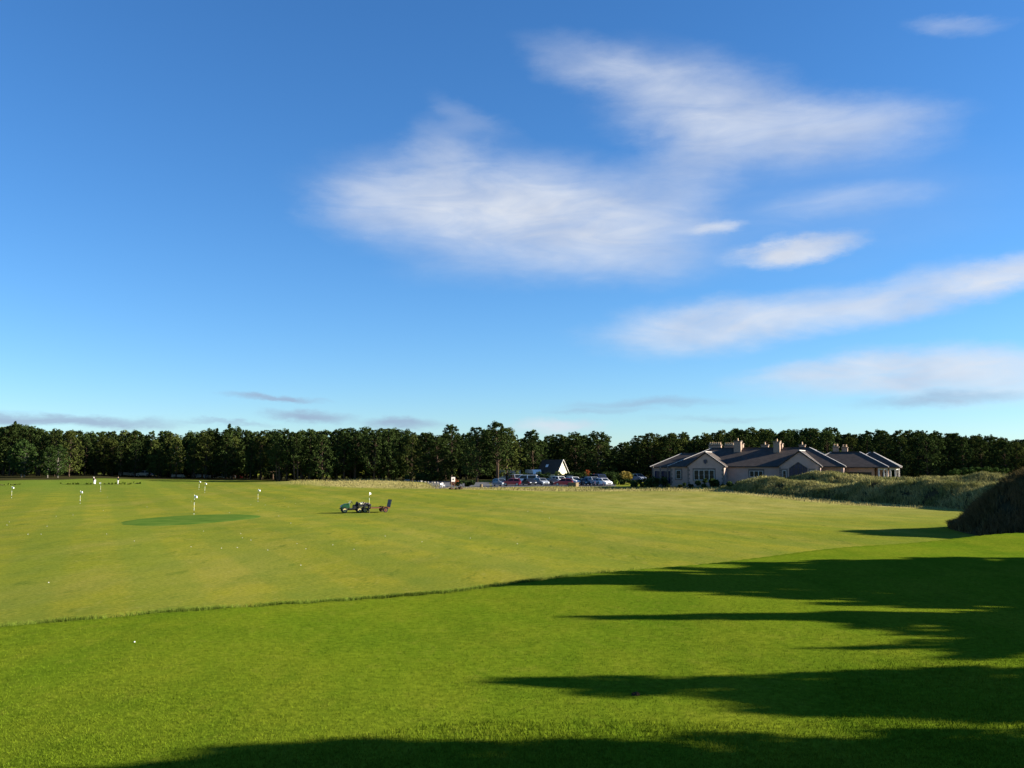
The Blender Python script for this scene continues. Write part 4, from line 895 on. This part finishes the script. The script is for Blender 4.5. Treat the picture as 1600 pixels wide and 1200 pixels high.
# ------------------------------------------------------------------ people
def skin_mesh(name, joints, edges, radii, m, parent, sub=2):
    me = bpy.data.meshes.new(name); me.from_pydata(joints, edges, []); me.update()
    o = link(name, me, m, parent); md = o.modifiers.new('skin', 'SKIN'); md.use_smooth_shade = True
    for i, r_ in enumerate(radii): me.skin_vertices[0].data[i].radius = (r_, r_)
    me.skin_vertices[0].data[0].use_root = True
    s_ = o.modifiers.new('sub', 'SUBSURF'); s_.levels = sub - 1; s_.render_levels = sub
    return o
def person(name, loc, rz, label, J, top, legs, group=None, hat=None):
    """J: named joints (x forward, y left, z up)"""
    rt = empty(name, loc, rz); tag(rt, label, 'person', group)
    order = ['pelvis', 'chest', 'neck', 'head', 'crown']; names = list(order); rad_ = {'pelvis': .13, 'chest': .145, 'neck': .055, 'head': .085, 'crown': .075}
    edges = [('pelvis', 'chest'), ('chest', 'neck'), ('neck', 'head'), ('head', 'crown')]
    pos = {k: Vector(v) for k, v in J.items()}
    for s_, sg in (('l', 1), ('r', -1)):
        for a, b in (('chest', 'shoulder_' + s_), ('shoulder_' + s_, 'elbow_' + s_), ('elbow_' + s_, 'wrist_' + s_), ('pelvis', 'hip_' + s_), ('hip_' + s_, 'knee_' + s_), ('knee_' + s_, 'ankle_' + s_), ('ankle_' + s_, 'toe_' + s_)): edges.append((a, b))
        for n_, q in (('shoulder_', .062), ('elbow_', .045), ('wrist_', .032), ('hip_', .095), ('knee_', .062), ('ankle_', .042), ('toe_', .038)): names.append(n_ + s_); rad_[n_ + s_] = q
        d = (pos['wrist_' + s_] - pos['elbow_' + s_]).normalized(); side = d.cross(Vector((0, 0, 1)));
        if side.length < .1: side = Vector((1, 0, 0))
        side.normalize(); nrm = side.cross(d)
        pos['palm_' + s_] = pos['wrist_' + s_] + d * .08; names.append('palm_' + s_); rad_['palm_' + s_] = .034; edges.append(('wrist_' + s_, 'palm_' + s_))
        for k, (off, ln) in enumerate(((-.03, .07), (-.01, .08), (.01, .078), (.03, .06), (.05, .05))):
            a, b = f'k{k}_{s_}', f't{k}_{s_}'
            if k == 4: pos[a] = pos['wrist_' + s_] + d * .04 + side * .05; pos[b] = pos[a] + d * .045 + side * .02
            else: pos[a] = pos['palm_' + s_] + d * ln * .5 + side * off; pos[b] = pos[a] + d * ln * .4 - nrm * .03 + side * off * .2
            names += [a, b]; rad_[a] = .010; rad_[b] = .008; edges += [('palm_' + s_, a), (a, b)]
    ix = {n_: i for i, n_ in enumerate(names)}
    skin_mesh('body', [tuple(pos[n_]) for n_ in names], [(ix[a], ix[b]) for a, b in edges], [rad_[n_] for n_ in names], M['skin'], rt)
    def cloth(nm, keep, grow_, m):
        kk = [n_ for n_ in names if n_ in keep]; i2 = {n_: i for i, n_ in enumerate(kk)}
        skin_mesh(nm, [tuple(pos[n_]) for n_ in kk], [(i2[a], i2[b]) for a, b in edges if a in i2 and b in i2], [rad_[n_] + grow_ for n_ in kk], m, rt)
    cloth('jacket', {'pelvis', 'chest', 'shoulder_l', 'shoulder_r', 'elbow_l', 'elbow_r', 'wrist_l', 'wrist_r'}, .03, M[top])
    cloth('trousers', {'pelvis', 'hip_l', 'hip_r', 'knee_l', 'knee_r', 'ankle_l', 'ankle_r'}, .025, M[legs])
    for s_ in 'lr':
        a, t = pos['ankle_' + s_], pos['toe_' + s_]; MB().tube([(a.x - .09, a.y, .05), (a.x, a.y, .06), (t.x, t.y, .05), (t.x + .05, t.y, .04)], [.03, .055, .055, .03], 8).build('shoe', M['black'], rt, True)
    h, c = pos['head'], pos['crown']; up = (c - h).normalized(); f = Vector((1, 0, 0)); f = (f - up * f.dot(up)).normalized(); sd_ = up.cross(f)
    hm = MB()
    for k in range(4):
        pass
    hm.tube([h + up * .02 - f * .05, h + up * .07 - f * .035, h + up * .12 - f * .02, h + up * .165 - f * .01], [.098, .112, .098, .04], 12); hm.build('cap' if hat else 'hair', M[hat or 'hair'], rt, True)
    if hat: MB().tube([h + up * .085 + f * .06, h + up * .08 + f * .17], [.07, .05], 8).build('cap_peak', M[hat], rt)
    MB().tube([h + f * .075 - up * .005, h + f * .112 - up * .022], [.012, .017], 6).build('nose', M['skin'], rt)
    for s2 in (-1, 1):
        MB().tube([h + f * .083 + sd_ * .034 * s2 + up * .02, h + f * .094 + sd_ * .034 * s2 + up * .02], .011, 6).build('eye', M['black'], rt)
        MB().tube([h + sd_ * .085 * s2, h + sd_ * .105 * s2], [.03, .022], 6).build('ear', M['skin'], rt)
    MB().bar(h + f * .088 - up * .055 - sd_ * .025, h + f * .088 - up * .055 + sd_ * .025, .012, .012).build('mouth', M['redlamp'], rt)
    return rt
STAND = dict(pelvis=(0, 0, .95), chest=(.02, 0, 1.30), neck=(.03, 0, 1.49), head=(.06, 0, 1.60), crown=(.05, 0, 1.70),
             shoulder_l=(.02, .19, 1.41), shoulder_r=(.02, -.19, 1.41), elbow_l=(.06, .25, 1.13), elbow_r=(.06, -.25, 1.13), wrist_l=(.20, .22, .92), wrist_r=(.20, -.22, .92),
             hip_l=(0, .10, .90), hip_r=(0, -.10, .90), knee_l=(.03, .12, .50), knee_r=(.02, -.13, .50), ankle_l=(0, .13, .09), ankle_r=(-.02, -.14, .09), toe_l=(.15, .15, .05), toe_r=(.13, -.17, .05))
ADDR = dict(STAND, chest=(.20, 0, 1.24), neck=(.33, 0, 1.40), head=(.41, 0, 1.48), crown=(.46, 0, 1.57), shoulder_l=(.24, .19, 1.33), shoulder_r=(.24, -.19, 1.33),
            elbow_l=(.36, .14, 1.06), elbow_r=(.36, -.14, 1.06), wrist_l=(.44, .04, .84), wrist_r=(.44, -.04, .88), knee_l=(.10, .15, .50), knee_r=(.10, -.15, .50))
BEND = dict(STAND, pelvis=(-.06, 0, .90), chest=(.30, 0, 1.03), neck=(.47, 0, 1.06), head=(.58, 0, 1.06), crown=(.66, 0, 1.12),
            shoulder_l=(.36, .19, 1.06), shoulder_r=(.36, -.19, 1.06), elbow_l=(.48, .24, .84), elbow_r=(.48, -.24, .84), wrist_l=(.66, .20, .74), wrist_r=(.66, -.20, .74),
            hip_l=(-.05, .10, .86), hip_r=(-.05, -.10, .86), knee_l=(.02, .12, .48), knee_r=(.10, -.12, .48), ankle_l=(-.05, .13, .09), ankle_r=(.04, -.13, .09), toe_l=(.10, .15, .05), toe_r=(.19, -.15, .05))

# ------------------------------------------------------------------ utility vehicle, trailer and greenkeeper
GV = hit(553, 801)
def gator():
    rt = empty('utility_vehicle', GV, R(180 + 17)); tag(rt, 'green bonneted utility vehicle with yellow wheels standing on the range', 'utility vehicle')
    # nose to +x, length about 3.0 m
    b = MB(); b.prism([(1.45, .42), (1.50, .62), (1.42, .84), (1.05, 1.00), (.55, 1.06), (.50, .55), (.78, .52), (1.10, .62), (1.30, .50)], -.42, .42); bo = b.build('bonnet', M['green'], rt, bevel=.03)
    for s_ in (-1, 1):
        fn = MB(); a = [(.82 + .0, .36), (.86, .62), (1.02, .74), (1.22, .74), (1.38, .62), (1.44, .40), (1.38, .40), (1.32, .56), (1.20, .66), (1.04, .66), (.92, .56), (.88, .36)]
        y = sorted((s_ * .42, s_ * .70)); fn.prism(a, y[0], y[1]); fn.build('mudguard', M['green'], rt)
        MB().tube([(1.44, s_ * .30, .70), (1.52, s_ * .30, .69)], [.09, .08], 10).build('headlight', M['lamp'], rt)
        for x in (1.12, -.55, -1.18): wheel('wheel', rt, x, s_ * .60, .31, .26, 'yrim')
    MB().bar((1.56, -.40, .48), (1.56, .40, .48), .08, .10).build('bumper', M['black'], rt)
    MB().box(-1.5, 1.3, -.34, .34, .30, .46).build('chassis', M['black'], rt)
    MB().box(-.25, .62, -.62, .62, .40, .48).build('floor_pan', M['black'], rt)
    MB().prism([(-.30, .46), (.12, .46), (.12, .74), (-.18, .76), (-.30, .76)], -.58, .58).build('seat_base', M['black'], rt)
    for s_ in (-1, 1):
        y = sorted((s_ * .06, s_ * .54)); MB().prism([(-.30, .77), (.10, .77), (.12, .86), (-.18, .88), (-.32, 1.22), (-.42, 1.22)], *y).build('seat', M['blackcloth'], rt, bevel=.02)
    MB().tube([(.55, .28, .98), (.28, .28, 1.16)], .025, 8).build('steering_column', M['black'], rt)
    st = MB(); c = Vector((.27, .28, 1.17)); ax = Vector((-.83, 0, .55)); u_ = Vector((0, 1, 0)); v_ = ax.cross(u_)
    st.tube([c + (u_ * math.cos(t) + v_ * math.sin(t)) * .18 for t in [2 * math.pi * k / 16 for k in range(17)]], .018, 6); st.build('steering_wheel', M['black'], rt)
    sc = MB()
    for s_ in (-1, 1): sc.tube([(.56, s_ * .5, 1.02), (.40, s_ * .5, 1.34)], .018, 6)
    sc.tube([(.40, -.5, 1.34), (.40, .5, 1.34)], .018, 6); sc.build('screen_frame', M['lead'], rt)
    cb = MB(); cb.box(-1.60, -.40, -.66, .66, .66, .72); cb.box(-1.60, -1.55, -.66, .66, .72, .98); cb.box(-.45, -.40, -.66, .66, .72, 1.10); cb.box(-1.55, -.45, -.66, -.61, .72, .96); cb.box(-1.55, -.45, .61, .66, .72, .96)
    cb.build('cargo_box', M['black'], rt)
    for k in range(3): MB().box(-.80 + k * -.24, -.60 + k * -.24, -.56, .56, .73, 1.10 + .05 * (k % 2)).build('load_sack', M['seat'], rt, bevel=.05)
    MB().tube([(-1.5, 0, .42), (-1.85, 0, .40)], .035, 8).build('tow_bar', M['black'], rt)
gator()
def trailer():
    p = hit(593, 800.5); rt = empty('flat_trailer', p, R(180 + 24)); tag(rt, 'rusty flat trailer with upright black tail ramp behind the utility vehicle', 'trailer')
    MB().box(-1.0, 1.15, -.65, .65, .50, .56).build('deck', M['timber'], rt)
    sr = MB()
    for s_ in (-1, 1): sr.bar((-1.05, s_ * .67, .52), (1.2, s_ * .67, .52), .05, .12)
    sr.bar((1.18, -.7, .52), (1.18, .7, .52), .05, .12); sr.build('side_rail', M['rust_steel'], rt)
    MB().tube([(1.15, .3, .50), (1.75, 0, .44), (2.1, 0, .42)], .04, 6).build('drawbar', M['black'], rt)
    for s_ in (-1, 1):
        for x in (-.45,): wheel('wheel', rt, x, s_ * .82, .27, .2, 'rust_steel')
        y = sorted((s_ * .70, s_ * .95)); MB().prism([(-.80, .40), (-.74, .60), (-.45, .68), (-.16, .60), (-.10, .40), (-.15, .40), (-.22, .55), (-.45, .63), (-.68, .55), (-.74, .40)], *y).build('mudguard', M['rust_steel'], rt)
    MB().tube([(-.45, -.8, .27), (-.45, .8, .27)], .04, 6).build('axle', M['black'], rt)
    ra = MB()
    for k in range(9):
        y = -.62 + k * .155; ra.bar((-1.02, y, .52), (-1.22, y, 1.42), .13, .03, (1, 0, 0))
    for t in (.1, .5, .95): ra.bar((-1.02 - .2 * t - .02, -.66, .52 + .9 * t), (-1.02 - .2 * t - .02, .66, .52 + .9 * t), .04, .06)
    ra.build('tail_ramp', M['black'], rt)
    MB().box(-.95, -.25, -.5, .2, .30, .49).build('tool_box', M['black'], rt)
trailer()
pp = hit(576.5, 801.5)
person('person', pp, R(176), 'person in dark clothes bending over the back of the utility vehicle', BEND, 'navy', 'blackcloth')
g1 = hit(148, 757); person('person', g1, R(150), 'distant person in dark top and pale trousers, left of two on far bank', ADDR, 'navy', 'whitecloth', hat='whitecloth')
g2 = hit(184, 757); person('person', g2, R(30), 'distant person in dark top and pale trousers, right of two on far bank', STAND, 'blackcloth', 'whitecloth')

# ------------------------------------------------------------------ flags
def flag(px, py, h, side, label, wind=0.0, fm='white'):
    p = hit(px, py); rt = empty('flagstick', p, wind); tag(rt, label, 'flag', 'target flags on the range')
    pole = MB().tube([(0, 0, -.1), (0, 0, h)], .014, 8).build('pole', M['white'], rt)
    for k in range(3): MB().tube([(0, 0, h * (.06 + .28 * k)), (0, 0, h * (.06 + .28 * k + .14))], .017, 8).build('band', M['blackcloth'] if k != 1 else M['yellowflag'], pole)
    V = []; n = 8; wd, ht = .27, .21
    for i in range(n + 1):
        for j in (0, 1):
            t = i / n; V.append((side * (.03 + wd * t), .06 * math.sin(t * 7) * t, h - .04 - ht * j - .10 * t * t))
    Fq = [(2 * i, 2 * i + 1, 2 * i + 3, 2 * i + 2) for i in range(n)]
    me = bpy.data.meshes.new('cloth'); me.from_pydata(V, [], Fq); o = link('cloth', me, M[fm], rt); sm = o.modifiers.new('s', 'SOLIDIFY'); sm.thickness = .006
    MB().tube([(0, 0, h), (0, 0, h + .04)], [.03, .012], 8).build('finial', M['yellowflag'], rt)
flag(303, 804, 2.1, 1, 'banded flagstick standing behind the oval dark green')
flag(125, 787, 1.75, 1, 'white flag on the range left of the oval green')
flag(18, 778, 1.75, 1, 'white flag nearest the left edge of the picture')
flag(157, 768, 1.7, -1, 'far white flag below the two distant people')
flag(311, 765, 1.7, 1, 'farthest small flag in front of the shaded wood')
flag(320, 770, 1.8, 1, 'small flag just right of the farthest one')
flag(403, 784, 1.8, 1, 'flag with dark folded cloth right of the oval green')
flag(577, 793, 1.9, 1, 'flag rising right behind the bending person', .9)

# ------------------------------------------------------------------ small things
bmb = bmesh.new(); bmesh.ops.create_icosphere(bmb, subdivisions=2, radius=.0214); bme = bpy.data.meshes.new('golf_ball'); bmb.to_mesh(bme); bmb.free(); bme.materials.append(M['ball'])
NEARB = [(76, 911), (470, 884), (346, 857), (478, 858), (520, 852), (464, 850), (210, 1005)]
def ball(p, label, group='golf balls on the range'):
    o = link('golf_ball', bme); o.location = p + Vector((0, 0, .022)); tag(o, label, 'golf ball', group)
ball(hit(76, 911), 'golf ball alone on the range near the left edge'); ball(hit(470, 884), 'golf ball alone in the middle of the near range'); ball(hit(210, 1005), 'only golf ball on the mown foreground lawn')
for q in NEARB[2:6]: ball(hit(*q), 'white golf ball scattered across the range')
for k in range(42):
    px = random.choice((random.gauss(250, 170), random.uniform(0, 900))); py = random.uniform(768, 862)
    ball(hit(px, py), 'white golf ball scattered across the range')
c_ = hit(993, 1087); cl = MB()
for k in range(5):
    a = k * 1.25; x, y = .06 * math.cos(a), .05 * math.sin(a); cl.tube([(x, y, -.01), (x * 1.2, y, .045 + .02 * (k % 2)), (x * .8, y, .075)], [.06, .05, .02], 7)
o = cl.build('earth_clod', M['soil']); o.location = c_; o.scale = (.75, .75, .75); tag(o, 'dark clod of earth on the grass between two shadows', 'clod')
def rock(x, y, s_, seed, label, group, m='rock'):
    b = bmesh.new(); bmesh.ops.create_icosphere(b, subdivisions=2, radius=s_); r = random.Random(seed)
    for v in b.verts: v.co *= 1 + .22 * math.sin(v.co.x * 9 / s_ * .3 + seed) * math.cos(v.co.y * 7 / s_ * .3 + seed) + r.uniform(-.06, .06); v.co.z *= .65
    me = bpy.data.meshes.new('boulder'); b.to_mesh(me); b.free(); o = link('boulder', me, M[m]); o.location = (x, y, gzs(x, y) + s_ * .3); tag(o, label, 'boulder', group)
for k in range(12):
    q = onx(632 + k * 5.2 + random.uniform(-1.5, 1.5), 212 - k * .6); rock(q.x, q.y, random.uniform(.22, .42), k, 'pale boulder in the row along the road edge', 'boulders along the road edge')
for k, (px, Y, s_) in enumerate(((705, 172, .42), (713, 170, .38), (719, 171, .55))):
    q = onx(px, Y); rock(q.x, q.y, s_, 40 + k, ('left', 'middle', 'right')[k] + ' dark lump on the verge below the road', 'dark lumps on the verge', 'soil')
# sign
q = onx(708, 192); rt = empty('sign_board', q, R(25)); tag(rt, 'small pale notice board with dark roundel beside the road', 'sign')
for s_ in (-1, 1): MB().box(s_ * .33 - .05, s_ * .33 + .05, -.04, .04, -.2, 1.5).build('post', M['timber'], rt)
pn = MB().box(-.42, .42, -.10, -.045, 1.0, 1.95).build('panel', M['trim'], rt); MB().tube([(0, -.125, 1.5), (0, -.102, 1.5)], .17, 14).build('roundel', M['black'], pn)
# timber box in front of the white estate
q = onx(896, 182); rt = empty('timber_box', q, R(-32)); tag(rt, 'dark timber storage box with lit tan end in front of the cars', 'box')
MB().box(-.85, .85, -.55, .55, 0, .75).build('case', M['timber'], rt); MB().box(-.92, .92, -.62, .62, .752, .83).build('lid', M['timber'], rt)
for k in range(4): MB().box(-.85 + k * .43, -.46 + k * .43, -.58, -.552, .03, .72).build('plank', M['timber'], rt)
# pale stump and white bench
q = onx(752, 178); rt = MB().tube([(0, 0, -.1), (0, 0, .45), (.02, 0, .8)], [.33, .28, .27], 12).build('tree_stump', M['timber']); rt.location = q; tag(rt, 'short pale stump on the verge right of the dark bush', 'stump')
q = onx(692, 186); rt = empty('bench', q, R(75)); tag(rt, 'small white bench at the roadside left of the dark bush', 'bench')
for k in range(3): MB().box(-.75, .75, -.22 + k * .15, -.10 + k * .15, .42, .46).build('seat_slat', M['white'], rt)
for k in range(2): MB().box(-.75, .75, .23, .26, .56 + k * .16, .68 + k * .16).build('back_slat', M['white'], rt)
for s_ in (-1, 1):
    for y in (-.18, .20): MB().box(s_ * .62 - .03, s_ * .62 + .03, y - .03, y + .03, -.1, .415 if y < 0 else .86).build('leg', M['white'], rt)
